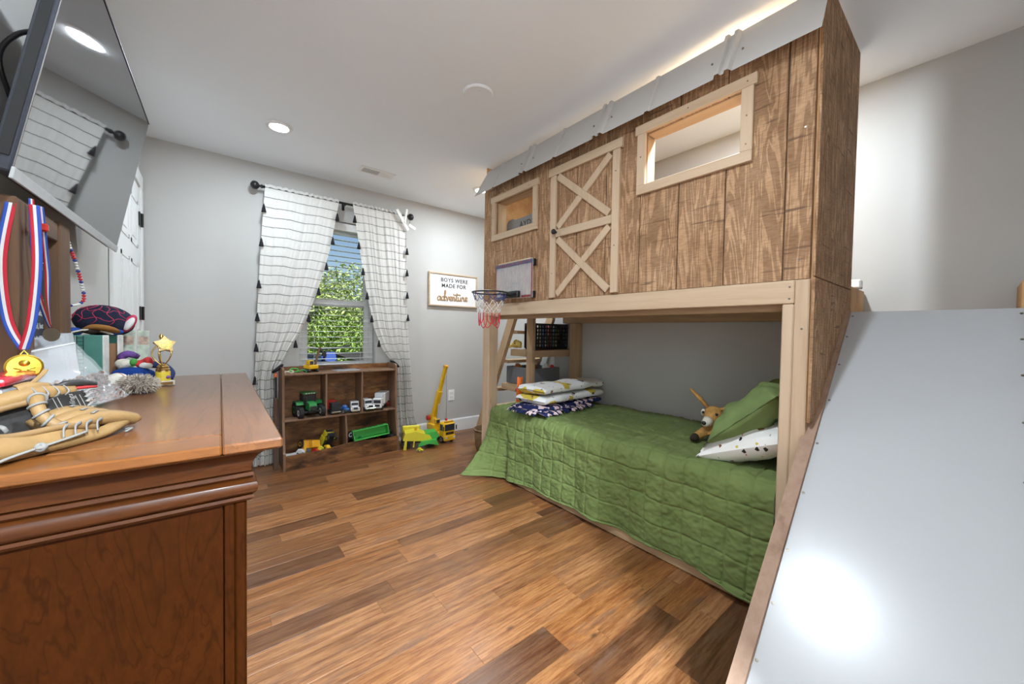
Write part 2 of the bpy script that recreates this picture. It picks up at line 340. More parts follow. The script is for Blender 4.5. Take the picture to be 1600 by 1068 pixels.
# ================================================================== WINDOW, BLIND, OUTSIDE
SY0 = YB + .085
w1 = thing('window_1', '', '', (.93, SY0, WZ0)); del w1['label']; del w1['category']; struct(w1)
MB().cbox(WX0, WX0 + .045, SY0, SY0 + .06, WZ0, WZ1, .003).obj('window_frame', M_trim, w1)
MB().cbox(WX1 - .045, WX1, SY0, SY0 + .06, WZ0, WZ1, .003).obj('window_frame', M_trim, w1)
MB().cbox(WX0 + .045, WX1 - .045, SY0, SY0 + .06, WZ1 - .05, WZ1, .003).obj('window_frame', M_trim, w1)
MB().cbox(WX0 + .045, WX1 - .045, SY0, SY0 + .06, WZ0, WZ0 + .05, .003).obj('window_frame', M_trim, w1)
MB().cbox(WX0 - .03, WX1 + .03, YB - .03, SY0, WZ0 - .02, WZ0 + .001, .004).obj('window_sill', M_trim, w1)
for nm, za, zb, yy in (('upper_sash', 1.33, WZ1 - .05, SY0 + .03), ('lower_sash', WZ0 + .05, 1.39, SY0 + .008)):
    a, b_ = WX0 + .045, WX1 - .045
    s_ = MB().box(a, a + .04, yy, yy + .022, za, zb).box(b_ - .04, b_, yy, yy + .022, za, zb).box(a + .04, b_ - .04, yy, yy + .022, za, za + .05).box(a + .04, b_ - .04, yy, yy + .022, zb - .045, zb)
    so = s_.obj(nm, M_trim, w1); MB().box(a + .04, b_ - .04, yy + .009, yy + .013, za + .05, zb - .045).obj('pane', M_glass, so)
bl = thing('window_blind', 'open white horizontal slat blind hanging in the window', 'blind', (.93, YB + .05, .80))
MB().cbox(WX0 + .012, WX1 - .012, YB + .022, YB + .075, WZ1 - .075, WZ1 - .004, .004).obj('head_rail', M_white, bl)
sl0 = None; nsl = 25
for i in range(nsl):
    z = .80 + i * .0495
    if sl0 is None:
        f = lambda u, v: (WX0 + .015 + u * (WX1 - WX0 - .03), YB + .028 + v * .042, z + .0022 * (1 - (2 * v - 1) ** 2))
        sl0 = MB().grid(f, 1, 6).obj('slat', M_white, bl, True, solid=.0016); z0_ = sl0.location.z
    else: copy_part(sl0, bl, (sl0.location.x, sl0.location.y, z0_ + i * .0495))
for x in (WX0 + .13, WX1 - .13): MB().cyl((x, YB + .05, .79), (x, YB + .05, 2.03), .0012, n=5).obj('ladder_cord', M_white, bl)
MB().cbox(WX0 + .015, WX1 - .015, YB + .028, YB + .07, .76, .785, .003).obj('bottom_rail', M_white, bl)

# ---- garden
M_grass = plain('grass', (.10, .17, .035), .95, .1, var=.35, vs=8)
tag(MB().box(-25, 30, YB + .2, 45, -.55, -.25).obj('garden_lawn', M_grass), 'green lawn outside beyond the window', 'lawn', kind='structure')
def leafmat(name, c):
    m, N, L, b = nt(name); setc(b, .55, .3); oi = N.new('ShaderNodeObjectInfo'); g = N.new('ShaderNodeNewGeometry')
    L.new(ramp(N, L, g.outputs['Random Per Island'], [(0, [x * .55 for x in c]), (.5, c), (1, [min(1, x * 1.6) for x in c])]), b.inputs['Base Color'])
    b.inputs['Subsurface Weight'].default_value = 0; b.inputs['Transmission Weight'].default_value = 0
    return m
M_leaf = [leafmat('leaf_mid', (.17, .27, .06)), leafmat('leaf_light', (.30, .38, .13)), leafmat('leaf_deep', (.11, .19, .05))]
M_bark = plain('bark', (.09, .065, .045), .9, .2, var=.4, vs=15, bs=.6, bscale=40)
def tree(name, label, x, y, h, r, mat, nleaf, seed, low=.25, ls=.16):
    rg = random.Random(seed); t = thing(name, label, 'tree', (x, y, -.25), 0, 'trees outside the window')
    tk = MB(); tk.tube([(x, y, -.25), (x + .1, y, -.25 + h * .4), (x - .05, y + .1, -.25 + h * .85)], [h * .022, h * .016, h * .005], 8)
    for i in range(6):
        a = rg.random() * 6.28; zz = -.25 + h * (.25 + .1 * i); tk.tube([(x, y, zz), (x + math.cos(a) * r * .7, y + math.sin(a) * r * .7, zz + h * .12)], [h * .01, h * .003], 6)
    tk.obj('trunk', M_bark, t, True)
    lf = MB(); bl_ = [(rg.uniform(-1, 1), rg.uniform(-1, 1), rg.uniform(low, 1)) for _ in range(26)]
    for i in range(nleaf):
        cx, cy, cz = rg.choice(bl_); rr = r * .42; k = math.sin(PI * min(1, max(.12, (cz - low) / (1 - low) * .8 + .2)))
        d = Vector((rg.gauss(0, 1), rg.gauss(0, 1), rg.gauss(0, 1))).normalized() * rr * rg.uniform(.6, 1)
        p = Vector((x + cx * r * .75 * k, y + cy * r * .75 * k, -.25 + cz * h)) + d
        if p.z < -.2: continue
        M = Matrix.Translation(p) @ Euler((rg.uniform(-.9, .9), rg.uniform(-.9, .9), rg.random() * 6.28)).to_matrix().to_4x4(); q = ls * rg.uniform(.6, 1.2)
        lf.add([M @ Vector(v) for v in ((-q, 0, 0), (-q * .2, q * .42, .02), (q, 0, 0), (-q * .2, -q * .42, .02))], [(0, 1, 2, 3)])
    lf.obj('foliage', mat, t, fix=False)
tree('leafy_tree', 'tall light green tree reaching into the sky outside the window', 3.4, 12.5, 2.5, 2.6, M_leaf[1], 16000, 1, .1, ls=.075)
tree('leafy_tree', 'mid green tree at the left outside the window', .6, 13.5, 2.2, 2.6, M_leaf[0], 12000, 2, .1, ls=.075)
tree('leafy_tree', 'dark green broad tree at the right outside the window', 6.6, 14.5, 2.3, 2.8, M_leaf[2], 12000, 3, .1, ls=.08)
tree('leafy_shrub', 'bright green shrub behind the blue motorbike outside', 2.2, 9.3, 1.25, 1.5, M_leaf[0], 9000, 4, .02, .05)
tree('leafy_shrub', 'deep green shrub behind the dark motorbike outside', 4.3, 9.6, 1.3, 1.7, M_leaf[2], 9000, 5, .02, .05)
tree('leafy_shrub', 'pale green shrub at the far left outside the window', .4, 9.6, 1.15, 1.5, M_leaf[1], 8000, 6, .02, .05)
def motorbike(label, x, y, rz, M_body, z0=-.6):
    b = thing('motorbike', label, 'motorbike', (x, y, z0), rz, 'motorbikes parked outside', local=True)
    M_tire = plain('tyre', (.015, .015, .016), .8)
    for sx in (-.62, .62):
        pts = [(sx + .30 * math.cos(a), 0, .32 + .30 * math.sin(a)) for a in [2 * PI * i / 20 for i in range(20)]]
        wh = MB().tube(pts, .045, 8, closed=True).obj('wheel', M_tire, b, True)
        sp = MB()
        for i in range(8): a = PI * i / 8; sp.cyl((sx - .28 * math.cos(a), 0, .32 - .28 * math.sin(a)), (sx + .28 * math.cos(a), 0, .32 + .28 * math.sin(a)), .006, n=5)
        sp.obj('spokes', M_blackmetal, wh)
    MB().tube([(.62, .07, .32), (.42, .07, .95)], .025, 8).tube([(.62, -.07, .32), (.42, -.07, .95)], .025, 8).obj('fork', M_blackmetal, b)
    MB().cbox(-.25, .22, -.13, .13, .28, .62, .05).obj('engine', M_blackmetal, b)
    MB().tube([(.42, 0, .9), (-.1, 0, .75), (-.62, .09, .34)], .03, 8).tube([(-.1, 0, .75), (-.62, -.09, .34)], .03, 8).obj('frame', M_blackmetal, b)
    MB().prism([(.36, .72), (.40, .98), (.05, .92), (-.75, .98), (-.8, 1.02), (-.1, .80), (.05, .62)], -.11, .11, 'Y').obj('body_panel', M_body, b)
    MB().cbox(-.6, .1, -.10, .10, .90, .97, .03).obj('seat', M_black, b)
    MB().prism([(.36, .74), (.95, .66), (1.0, .62), (.6, .70), (.36, .68)], -.09, .09, 'Y').obj('front_fender', M_body, b)
    MB().prism([(-.05, .80), (.05, .80), (.085, .92), (.06, 1.03), (-.06, 1.03), (-.085, .92)], .43, .46, 'X').obj('number_plate', M_body, b)
    MB().tube([(.32, -.38, 1.12), (.38, -.15, 1.08), (.38, .15, 1.08), (.32, .38, 1.12)], .016, 8).obj('handlebar', M_black, b)
motorbike('blue plastic bodied motorbike standing outside the window', 1.30, 6.5, -PI * .42, plain('blue_plastic', (.04, .08, .30), .35), -.25)
motorbike('dark motorbike standing outside right of the blue one', 2.15, 7.0, PI * .12, plain('charcoal_plastic', (.03, .03, .035), .5), -.25)

# ================================================================== CURTAINS
def curtain_mat():
    m, N, L, b = nt('curtain_cloth'); setc(b, .9, .15)
    uv = N.new('ShaderNodeUVMap'); sp = N.new('ShaderNodeSeparateXYZ'); L.new(uv.outputs[0], sp.inputs[0])
    md = N.new('ShaderNodeMath'); md.operation = 'MULTIPLY'; L.new(sp.outputs[1], md.inputs[0]); md.inputs[1].default_value = 29
    fr = N.new('ShaderNodeMath'); fr.operation = 'FRACT'; L.new(md.outputs[0], fr.inputs[0])
    lt = N.new('ShaderNodeMath'); lt.operation = 'LESS_THAN'; L.new(fr.outputs[0], lt.inputs[0]); lt.inputs[1].default_value = .065
    co = coords(N, L, (1, 1, 1)); n = tex_noise(N, L, co, 60, 3)
    wv = N.new('ShaderNodeTexWave'); wv.inputs['Scale'].default_value = 60; wv.bands_direction = 'Z'; L.new(co, wv.inputs['Vector'])
    cl = mixc(N, L, ramp(N, L, n, [(.3, (0, 0, 0)), (.7, (1, 1, 1))]), (.76, .745, .715), (.82, .805, .77))
    L.new(mixc(N, L, lt.outputs[0], cl, (.055, .055, .06)), b.inputs['Base Color'])
    bump(N, L, b, wv.outputs['Fac'], .12, .001)
    # thin cloth lets daylight through
    tr_ = N.new('ShaderNodeBsdfTranslucent'); tr_.inputs[0].default_value = (.8, .79, .77, 1); mx = N.new('ShaderNodeMixShader'); mx.inputs[0].default_value = .22
    L.new(b.outputs[0], mx.inputs[1]); L.new(tr_.outputs[0], mx.inputs[2]); L.new(mx.outputs[0], N['Material Output'].inputs[0]); return m
M_curt = curtain_mat(); M_tassel = plain('black_yarn', (.018, .018, .022), .9, .2, var=.3, vs=120)
def tassel_mb(x, y, z):
    return MB().lathe([(.002, 0), (.004, -.006), (.006, -.012), (.0085, -.018), (.0075, -.024), (.011, -.032), (.0155, -.056), (.018, -.066), (.004, -.067)], 9, TR((x, y, z)))
def curtain(label, top, lefts, rights, seed, tl, trr, bottom, tie):
    t = thing('curtain', label, 'curtain', ((lefts[0][1] + rights[0][1]) / 2, 3.60, bottom), 0, 'window curtains')
    H = top - bottom; rg = random.Random(seed); ph = [rg.random() * 6.28 for _ in range(4)]
    def pos(u, v, dy=0):
        z = top - v * H; a = interp(lefts, z); b_ = interp(rights, z); wd = max(.05, b_ - a); full = rights[0][1] - lefts[0][1]
        g = min(1.6, full / wd); nf = 7
        amp = .0135 * g ** 1.25 * (.55 + .45 * sstep(0, .12, v)); s = sstep(0, .1, v)
        w_ = math.sin(2 * PI * nf * u + ph[0]) + .6 * math.sin(2 * PI * (nf * 1.7) * u + ph[1] + v * 1.5) + .35 * math.sin(2 * PI * nf * 2.7 * u + ph[2])
        sag = .0
        if tie: sag = (u if tie > 0 else 1 - u) ** 2 * .0
        x = a + (b_ - a) * u + .006 * math.sin(6 * v + 9 * u + ph[3])
        return Vector((x, 3.574 + amp * w_ + dy - .03 * sstep(.2, .9, v) * 0, z + .004 * math.sin(14 * u + ph[1]) * s))
    body = MB().grid(lambda u, v: pos(u, v), 150, 120).obj('curtain_cloth', M_curt, t, True, fix=False)
    # stitched rod pocket with a ruffled head
    MB().grid(lambda u, v: pos(u, 0) + Vector((0, -.004 + .006 * math.sin(90 * u), .022 * (1 - v) + .003 * math.sin(70 * u + ph[2]))), 150, 2).obj('gathered_heading', M_curt, t, True, fix=False)
    first = None
    for side, zs in ((0, tl), (1, trr)):
        for z in zs:
            p = pos(side, (top - z) / H)
            if first is None: first = tassel_mb(p.x, p.y - .012, p.z).obj('tassel', M_tassel, t, True); fo = Vector((p.x, p.y - .012, p.z)) - first.location
            else: copy_part(first, t, Vector((p.x, p.y - .012, p.z)) - fo)
    if tie:
        z = .80; a = interp(lefts, z); b_ = interp(rights, z); e = b_ if tie > 0 else a
        MB().tube([(e - tie * .05, 3.55, z - .035), (e - tie * .02, 3.535, z - .012), (e + tie * .005, 3.54, z + .012), (e + tie * .02, 3.57, z + .02)], [.010, .014, .014, .010], 8).obj('tieback', M_tassel, t, True)
    return t
curtain('white curtain with thin dark stripes and black tassels, left of the window', 2.235,
        [(.04, .255), (.6, .268), (1.2, .292), (2.24, .352)], [(.04, .425), (.70, .425), (.80, .445), (.95, .52), (1.1, .60), (1.3, .675), (1.5, .735), (1.8, .815), (2.24, .895)], 3,
        [2.10, 1.83, 1.50, 1.24, 1.0, .74], [2.14, 1.93, 1.70, 1.48, 1.25, 1.03], .02, 1)
curtain('white curtain with thin dark stripes and black tassels, right of the window', 2.245,
        [(.12, 1.452), (.40, 1.43), (.72, 1.415), (.80, 1.39), (.95, 1.28), (1.15, 1.20), (1.5, 1.125), (1.8, 1.075), (2.25, 1.012)], [(.10, 1.66), (.25, 1.60), (.5, 1.575), (1.0, 1.55), (1.5, 1.53), (2.25, 1.51)], 5,
        [2.15, 1.92, 1.69, 1.47, 1.26, 1.03], [1.93, 1.72, 1.50, 1.28], .10, -1)
rd = thing('curtain_rod', 'black curtain rod with round ball finials above the window', 'curtain rod', (.93, 3.60, 2.22))
MB().cyl((.335, 3.60, 2.24), (1.52, 3.60, 2.25), .0105, n=12).obj('rod', M_blackmetal, rd, True)
for x, s in ((.335, -1), (1.52, 1)):
    MB().lathe([(.006, -.004), (.0145, 0), (.0145, .01), (.009, .016), (.009, .022), (.018, .026), (.029, .036), (.033, .052), (.029, .068), (.014, .079), (.002, .082)], 18, TR((x, 3.60, 2.24 if s < 0 else 2.25), (0, s * PI / 2, 0))).obj('finial', M_black, rd, True)
for x in (.42, .955, 1.44): MB().cyl((x, YB, 2.235), (x, 3.60, 2.235), .007, n=8).cbox(x - .012, x + .012, YB - .005, YB - .0005, 2.20, 2.27, .002).obj('bracket', M_blackmetal, rd)
# small white wooden aeroplane dangling from the rod end
pl = thing('hanging_toy_plane', 'white wooden toy plane hanging at the right end of the curtain rod', 'toy plane', (1.50, 3.545, 2.10))
Mpl = plain('painted_white_wood', (.78, .77, .74), .6, var=.05)
MB().bar((1.40, 3.53, 2.275), (1.525, 3.55, 2.10), .03, .012, (0, 1, 0), .002).obj('wing', Mpl, pl)
MB().bar((1.505, 3.54, 2.30), (1.485, 3.54, 2.16), .02, .02, (0, 1, 0), .004).obj('fuselage', Mpl, pl)
MB().bar((1.53, 3.545, 2.155), (1.60, 3.55, 2.125), .028, .008, (0, 1, 0), .001).obj('tail', Mpl, pl)
MB().tube([(1.52, 3.56, 2.255), (1.545, 3.55, 2.20), (1.535, 3.545, 2.15)], .0022, 6).obj('hanging_string', M_black, pl)
# ================================================================== BARN LOFT BED
def siding_mat(name, ax):
    m, N, L, b = nt(name); setc(b, .8, .2)
    co = coords(N, L, (1, 1, 1))
    wide = tex_noise(N, L, coords(N, L, (5, 5, .55)), 2.6, 3, .5, 1.5)
    w = N.new('ShaderNodeMath'); w.operation = 'MULTIPLY'; L.new(wide, w.inputs[0]); w.inputs[1].default_value = 44
    sn = N.new('ShaderNodeMath'); sn.operation = 'SINE'; L.new(w.outputs[0], sn.inputs[0])
    cath = ramp(N, L, sn.outputs[0], [(0, (0, 0, 0)), (1, (1, 1, 1))])
    sawn = tex_noise(N, L, coords(N, L, (.16, .16, 1)), 200, 4, .6, .25)
    fine = tex_noise(N, L, coords(N, L, (1, 1, .1)), 130, 5, .7)
    blot = tex_noise(N, L, co, 6, 4)
    c = ramp(N, L, blot, [(.3, (.42, .25, .137)), (.7, (.60, .39, .235))])
    c = mixc(N, L, .58, c, mixc(N, L, cath, (.34, .27, .22), (1, .97, .93)), 'MULTIPLY')
    crk = tex_noise(N, L, coords(N, L, (.07, .07, 1)), 55, 3, .5, .15)
    c = mixc(N, L, ramp(N, L, sawn, [(.40, (.5, .5, .5)), (.56, (0, 0, 0))]), c, (.62, .54, .48), 'MULTIPLY')
    c = mixc(N, L, ramp(N, L, fine, [(.6, (0, 0, 0)), (.85, (.25, .25, .25))]), c, (.55, .42, .31))
    c = mixc(N, L, ramp(N, L, crk, [(.30, (.75, .75, .75)), (.355, (0, 0, 0))]), c, (.12, .07, .045))
    L.new(c, b.inputs['Base Color'])
    ad = N.new('ShaderNodeMath'); ad.operation = 'MULTIPLY_ADD'; L.new(sawn, ad.inputs[0]); ad.inputs[1].default_value = .9; L.new(fine, ad.inputs[2])
    bump(N, L, b, ad.outputs[0], .35, .003); return m
M_side = siding_mat('rough_sawn_siding', 'Z')
PC = ((.40, .255, .14), (.50, .345, .205), (.56, .405, .255))
M_pine = {a: wood('pine_' + a, *PC, axis=a, fine=45, rough=.6, var=.07, bs=.08, stretch=16, rings=.5) for a in 'XYZ'}
TC = ((.46, .32, .20), (.54, .395, .265), (.59, .45, .315))
M_ptrim = {a: wood('pale_pine_' + a, *TC, axis=a, fine=55, rough=.6, var=.05, bs=.06, stretch=18, rings=.4) for a in 'XYZ'}
M_ply = wood('plywood', (.42, .22, .085), (.55, .31, .13), (.62, .38, .18), axis='Y', fine=14, rough=.6, var=.08, bs=.05, stretch=5, rings=.8)
M_plyback = wood('back_ply', (.10, .058, .030), (.14, .082, .044), (.18, .105, .058), axis='Z', fine=30, rough=.8)
M_galv = plain('grey_metal_roofing', (.52, .50, .475), .5, .5, metal=.1, var=.03, vs=5)
M_screw = plain('screw_steel', (.22, .19, .15), .4, metal=.9, var=.1)
HX = 1.73; HY0, HY1 = .40, 2.53; HZ0, HZ1 = 1.337, 2.30
house = thing('barn_loft_bed', 'barn-shaped wooden loft bed with brown board siding, pine trim and metal roof edge', 'loft bed', (2.0, 1.465, 0))
OPEN = [(.645, 1.09, 1.875, 2.137), (1.932, 2.365, 1.862, 2.112)]
gro = [.40, .487, .704, .912, 1.117, 1.333, 1.545, 1.745, 1.947, 2.159, 2.373, 2.53]
def board_cut(y0, y1, z0, z1, xa, xb):
    """one facade board minus the window openings"""
    mb = MB(); rects = [(y0, y1, z0, z1)]
    for (a, b_, c, d) in OPEN:
        out = []
        for (p, q, r, s) in rects:
            if b_ <= p or a >= q or d <= r or c >= s: out.append((p, q, r, s)); continue
            out += [(p, q, r, c), (p, q, d, s)]
            if a > p: out.append((p, a, max(r, c), min(s, d)))
            if b_ < q: out.append((b_, q, max(r, c), min(s, d)))
        rects = [x for x in out if x[1] - x[0] > .001 and x[3] - x[2] > .001]
    for (p, q, r, s) in rects: mb.cbox(xa, xb, p, q, r, s, .0015) if len(rects) == 1 else mb.box(xa, xb, p, q, r, s)
    return mb
fac = MB().box(HX + .011, HX + .0115, HY0, HY0 + .001, HZ0, HZ0 + .001)
board_cut(HY0 + .001, HY1 - .001, HZ0, HZ1, HX + .009, HX + .014).obj('backing_sheet', M_plyback, house)
for a, b_ in zip(gro, gro[1:]):
    board_cut(a + .003, b_ - .003, HZ0, HZ1, HX, HX + .009).obj('siding_board', M_side, house)
# end wall next to the slide
sg = [1.731, 1.98, 2.17, 2.345]
MB().box(HX + .016, 2.345, .394, .402, .80, 2.43).obj('backing_sheet', M_ply, house)
for a, b_ in zip(sg, sg[1:]):
    MB().cbox(a + .002, b_ - .002, .385, .394, 1.345, 2.432, .0015).obj('siding_board', M_side, house)
    MB().cbox(a + .002, b_ - .002, .385, .394, .80, 1.341, .0015).obj('siding_board', M_side, house)
# end wall by the ladder, inner lining and stud work
MB().box(HX + .016, 2.32, 2.512, 2.528, HZ0, 2.43).obj('end_panel', M_ply, house)
MB().cbox(2.28, 2.318, 2.46, 2.51, HZ0, 2.42, .003).obj('stud', M_pine['Z'], house)
MB().cbox(2.28, 2.318, .405, .455, HZ0, 2.42, .003).obj('stud', M_pine['Z'], house)
for y0 in (1.10, 1.56, 1.83): MB().cbox(HX + .016, HX + .10, y0, y0 + .04, HZ0, 2.30, .003).obj('stud', M_pine['Z'], house)
MB().cbox(HX + .016, HX + .10, .60, .64, HZ0, 2.30, .003).obj('stud', M_pine['Z'], house)
MB().cbox(HX + .016, HX + .10, 2.37, 2.41, HZ0, 2.30, .003).obj('stud', M_pine['Z'], house)
for (a, b_, c, d) in OPEN:
    MB().cbox(HX + .016, HX + .10, a - .001, b_ + .005, d, d + .038, .003).obj('window_header', M_pine['Y'], house)
    MB().cbox(HX + .016, HX + .10, a - .001, b_ + .005, c - .038, c, .003).obj('window_sill_board', M_pine['Y'], house)
MB().cbox(HX + .016, HX + .054, HY0 + .01, HY1 - .02, 2.30, 2.338, .003).obj('top_plate', M_pine['Y'], house)
# deck and its frame
MB().cbox(HX, HX + .038, .447, HY1, 1.246, 1.336, .003).obj('front_beam', M_ptrim['Y'], house)
MB().cbox(HX + .085, HX + .125, .447, 2.44, 1.222, 1.30, .003).obj('inner_beam', M_pine['Y'], house)
MB().cbox(2.628, 2.665, .45, 2.50, 1.21, 1.30, .003).obj('wall_ledger', M_pine['Y'], house)
for i in range(11):
    y0 = .45 + i * .19
    MB().cbox(HX + .039, 2.668, y0, y0 + .1895, 1.302, 1.321, .002).obj('deck_slat', M_pine['X'], house)
for (x0, x1, y0, y1, z1, nm) in ((HX, HX + .038, .40, .446, 1.336, 'post'), (HX + .002, HX + .09, .447, .485, 1.245, 'post'), (HX + .001, HX + .089, 2.44, 2.529, 1.245, 'post'),
                                 (2.165, 2.203, 2.41, 2.49, 1.30, 'post'), (2.58, 2.665, 2.28, 2.365, 1.209, 'post'), (2.58, 2.665, .41, .495, 1.209, 'post')):
    MB().cbox(x0, x1, y0, y1, .0, z1, .004).obj(nm, M_ptrim['Z'] if x0 < 1.8 else M_pine['Z'], house)
# shelves at the ladder end
for zt in (.965, .64):
    MB().cbox(2.17, 2.66, 2.40, 2.438, zt - .06, zt, .003).obj('shelf_rail', M_pine['X'], house)
    MB().cbox(2.205, 2.66, 2.44, 2.66 if zt > .8 else 2.84, zt - .02, zt - .001, .002).obj('shelf_board', M_ply, house)
    MB().cbox(2.165, 2.203, 2.492, 2.71 if zt > .8 else 2.84, zt - .06, zt, .003).obj('shelf_rail', M_pine['Y'], house)
MB().cbox(2.60, 2.665, 2.86, 2.93, 0, 1.2, .003).obj('post', M_pine['Z'], house)
# steel roofing along the eave: panels overlapping at the wide ribs
def roof_point(y, s): return Vector((1.652 + .098 * s, y - .05 * s * sstep(2.3, 2.56, y), 2.192 + .208 * s))
nrm_ = Vector((-.208, 0, .098)).normalized()
def roof_prof(y0, y1, majors, minors):
    P = [(y0, 0)]
    for k in sorted([(m, 1) for m in majors] + [(m, 0) for m in minors]):
        m, big = k
        if big: P += [(m - .036, 0), (m - .026, .016), (m - .012, .016), (m - .006, .004), (m + .006, .004), (m + .012, .016), (m + .026, .016), (m + .036, 0)]
        else: P += [(m - .014, 0), (m - .007, .007), (m + .007, .007), (m + .014, 0)]
    P.append((y1, 0)); return sorted(P, key=lambda p: p[0])
for (y0, y1, mj, mn) in ((.375, 1.03, [.70], []), (1.028, 1.66, [1.34], [1.045]), (1.658, 2.56, [1.97], [1.675, 2.31])):
    pf = roof_prof(y0, y1, mj, mn); mb = MB(); vs = []; n = len(pf)
    for s in (0, 1):
        for th in (0, .0012):
            vs += [roof_point(y, s) + nrm_ * (h + th) for y, h in pf]
    fs = []
    for i in range(n - 1):
        fs += [(i, i + 1, 2 * n + i + 1, 2 * n + i), (n + i, 3 * n + i, 3 * n + i + 1, n + i + 1), (i, n + i, n + i + 1, i + 1), (2 * n + i, 2 * n + i + 1, 3 * n + i + 1, 3 * n + i)]
    fs += [(0, 2 * n, 3 * n, n), (n - 1, 2 * n - 1, 4 * n - 1, 3 * n - 1)]
    mb.add(vs, fs); ro = mb.obj('roof_panel', M_galv, house)
    for m in mj:
        for dy in (-.06, .06):
            p = roof_point(m + dy, .45); MB().ell(p + nrm_ * .003, .005, 8, 5).obj('roof_screw', M_screw, ro)
# window trim
def wtrim(y0, y1, z0, z1, cap):
    w = .046
    MB().cbox(HX - .018, HX, y0 - (.012 if cap else 0), y1 + (.012 if cap else 0), z1 - w, z1, .002).obj('window_trim', M_ptrim['Y'], house)
    MB().cbox(HX - .018, HX, y0, y1, z0, z0 + w, .002).obj('window_trim', M_ptrim['Y'], house)
    for a in (y0, y1 - w): MB().cbox(HX - .017, HX, a, a + w, z0 + w, z1 - w, .002).obj('window_trim', M_ptrim['Z'], house)
wtrim(.602, 1.132, 1.832, 2.182, True); wtrim(1.888, 2.408, 1.818, 2.156, True)
# barn door with crossed braces
bd = MB().cbox(HX - .0185, HX, 1.222, 1.778, 2.118, 2.168, .002).obj('barn_door', M_ptrim['Y'], house)
for a in (1.236, 1.712): MB().cbox(HX - .017, HX, a, a + .046, 1.345, 2.117, .002).obj('stile', M_ptrim['Z'], bd)
MB().cbox(HX - .016, HX, 1.284, 1.710, 1.725, 1.772, .002).obj('cross_rail', M_ptrim['Y'], bd)
def xbr(z0, z1):
    MB().bar((HX - .0085, 1.30, z0 + .012), (HX - .0085, 1.695, z1 - .012), .042, .0165, (1, 0, 0), .002).obj('brace', M_ptrim['Z'], bd)
    MB().bar((HX - .0075, 1.695, z0 + .012), (HX - .0075, 1.30, z1 - .012), .042, .0145, (1, 0, 0), .002).obj('brace', M_ptrim['Z'], bd)
xbr(1.773, 2.117); xbr(1.352, 1.724)
MB().lathe([(.006, 0), (.006, .012), (.015, .02), (.017, .03), (.012, .038), (.002, .04)], 14, TR((HX - .015, 1.70, 1.755), (0, -PI / 2, 0))).obj('knob', M_black, bd, True)
for (y_, z_) in ((.462, 1.31), (.462, 1.265), (.435, 1.41), (.43, 1.9), (.42, 1.15)):
    MB().cyl((HX - .0015, y_, z_), (HX + .002, y_, z_), .004, n=8).obj('screw', M_screw, house)
for k, (y_, z_) in enumerate(((.625, 2.158), (.625, 2.02), (.625, 1.905), (1.11, 2.02), (.87, 2.16), (1.26, 2.0), (1.26, 1.6), (1.735, 1.5), (2.39, 2.0), (1.91, 1.95))):
    MB().cyl((HX - .0195, y_, z_), (HX - .015, y_, z_), .0032, n=8).obj('screw', M_screw, house)
# guard board beside the landing
MB().cbox(2.35, 2.662, .386, .401, 1.10, 1.362, .002).obj('guard_board', M_ply, house)
MB().cbox(2.35, 2.662, -.118, -.092, .0, 1.345, .002).obj('guard_board', M_ply, house)
MB().cbox(2.28, 2.662, -.09, .384, 1.18, 1.218, .002).obj('landing_deck', M_ply, house)
for y_ in (-.089, .345): MB().cbox(2.62, 2.66, y_, y_ + .038, 0, 1.179, .003).obj('landing_leg', M_pine['Z'], house)
wl_ = thing('night_lamp', 'small white lamp standing on the landing guard beside the barn end wall', 'lamp', (2.50, .394, 1.362))
MB().cbox(2.46, 2.515, .370, .42, 1.3625, 1.405, .006).obj('lamp_body', M_white, wl_)
MB().cbox(2.5155, 2.525, .372, .418, 1.3625, 1.402, .003).obj('lamp_back', M_black, wl_)

# wooden name board inside, behind the small window
nb = thing('name_board', 'dark grey wooden name board propped inside the small loft window', 'sign', (1.80, 2.03, 1.865))
Mnb = wood('grey_stained_wood', (.12, .112, .108), (.19, .18, .17), (.24, .23, .22), axis='Y', fine=40, rough=.6, knots=False)
MB().prism([(1.80, 1.864), (2.38, 1.864), (2.38, 1.975), (2.36, 1.995), (2.31, 2.0), (2.28, 1.985), (1.95, 1.995), (1.80, 1.99)], 1.845, 1.86, 'X').obj('board', Mnb, nb)
Mt = Matrix(((0, 0, -1, 1.8445), (-1, 0, 0, 2.115), (0, 1, 0, 1.915), (0, 0, 0, 1)))
text_mb('AYDEN', .062, Mt, .0005, space=1.1).obj('lettering', plain('letter_black', (.015, .015, .015), .6), nb)

# ================================================================== SLIDE
M_slide = plain('white_laminate_board', (.46, .465, .475), .26, .5, var=.015, vs=3, bs=.015, bscale=90)
SA = Vector((2.272, 0, 1.237)); SB = Vector((.945, 0, .0015)); sd_ = (SB - SA).normalized(); sn_ = Vector((-sd_.z, 0, sd_.x)); sn_ = -sn_ if sn_.z < 0 else sn_
sld = thing('slide', 'white board slide with wooden side rails running down from the loft end', 'slide', (1.6, .13, 0))
def slab(y0, y1, n0, n1, a, b_):
    """a slab following the slope: n0..n1 along the slope normal, a..b_ along it from the top"""
    pts = []
    for s in (a, b_):
        for y_ in (y0, y1):
            for n_ in (n0, n1): p = SA + sd_ * s + sn_ * n_; pts.append((p.x, y_, p.z))
    return MB().add(pts, [(0, 1, 3, 2), (4, 6, 7, 5), (0, 4, 5, 1), (2, 3, 7, 6), (0, 2, 6, 4), (1, 5, 7, 3)])
SL = (SB - SA).length
slab(-.098, .369, -.012, 0, 0, SL - .012).obj('slide_panel', M_slide, sld)
M_rail = wood('weathered_wood', (.20, .115, .075), (.30, .185, .125), (.36, .235, .165), axis='X', fine=45, rough=.7, var=.04, bs=.25, stretch=10)
slab(.3695, .408, -.06, .0145, .005, SL - .075).obj('side_rail', M_rail, sld)
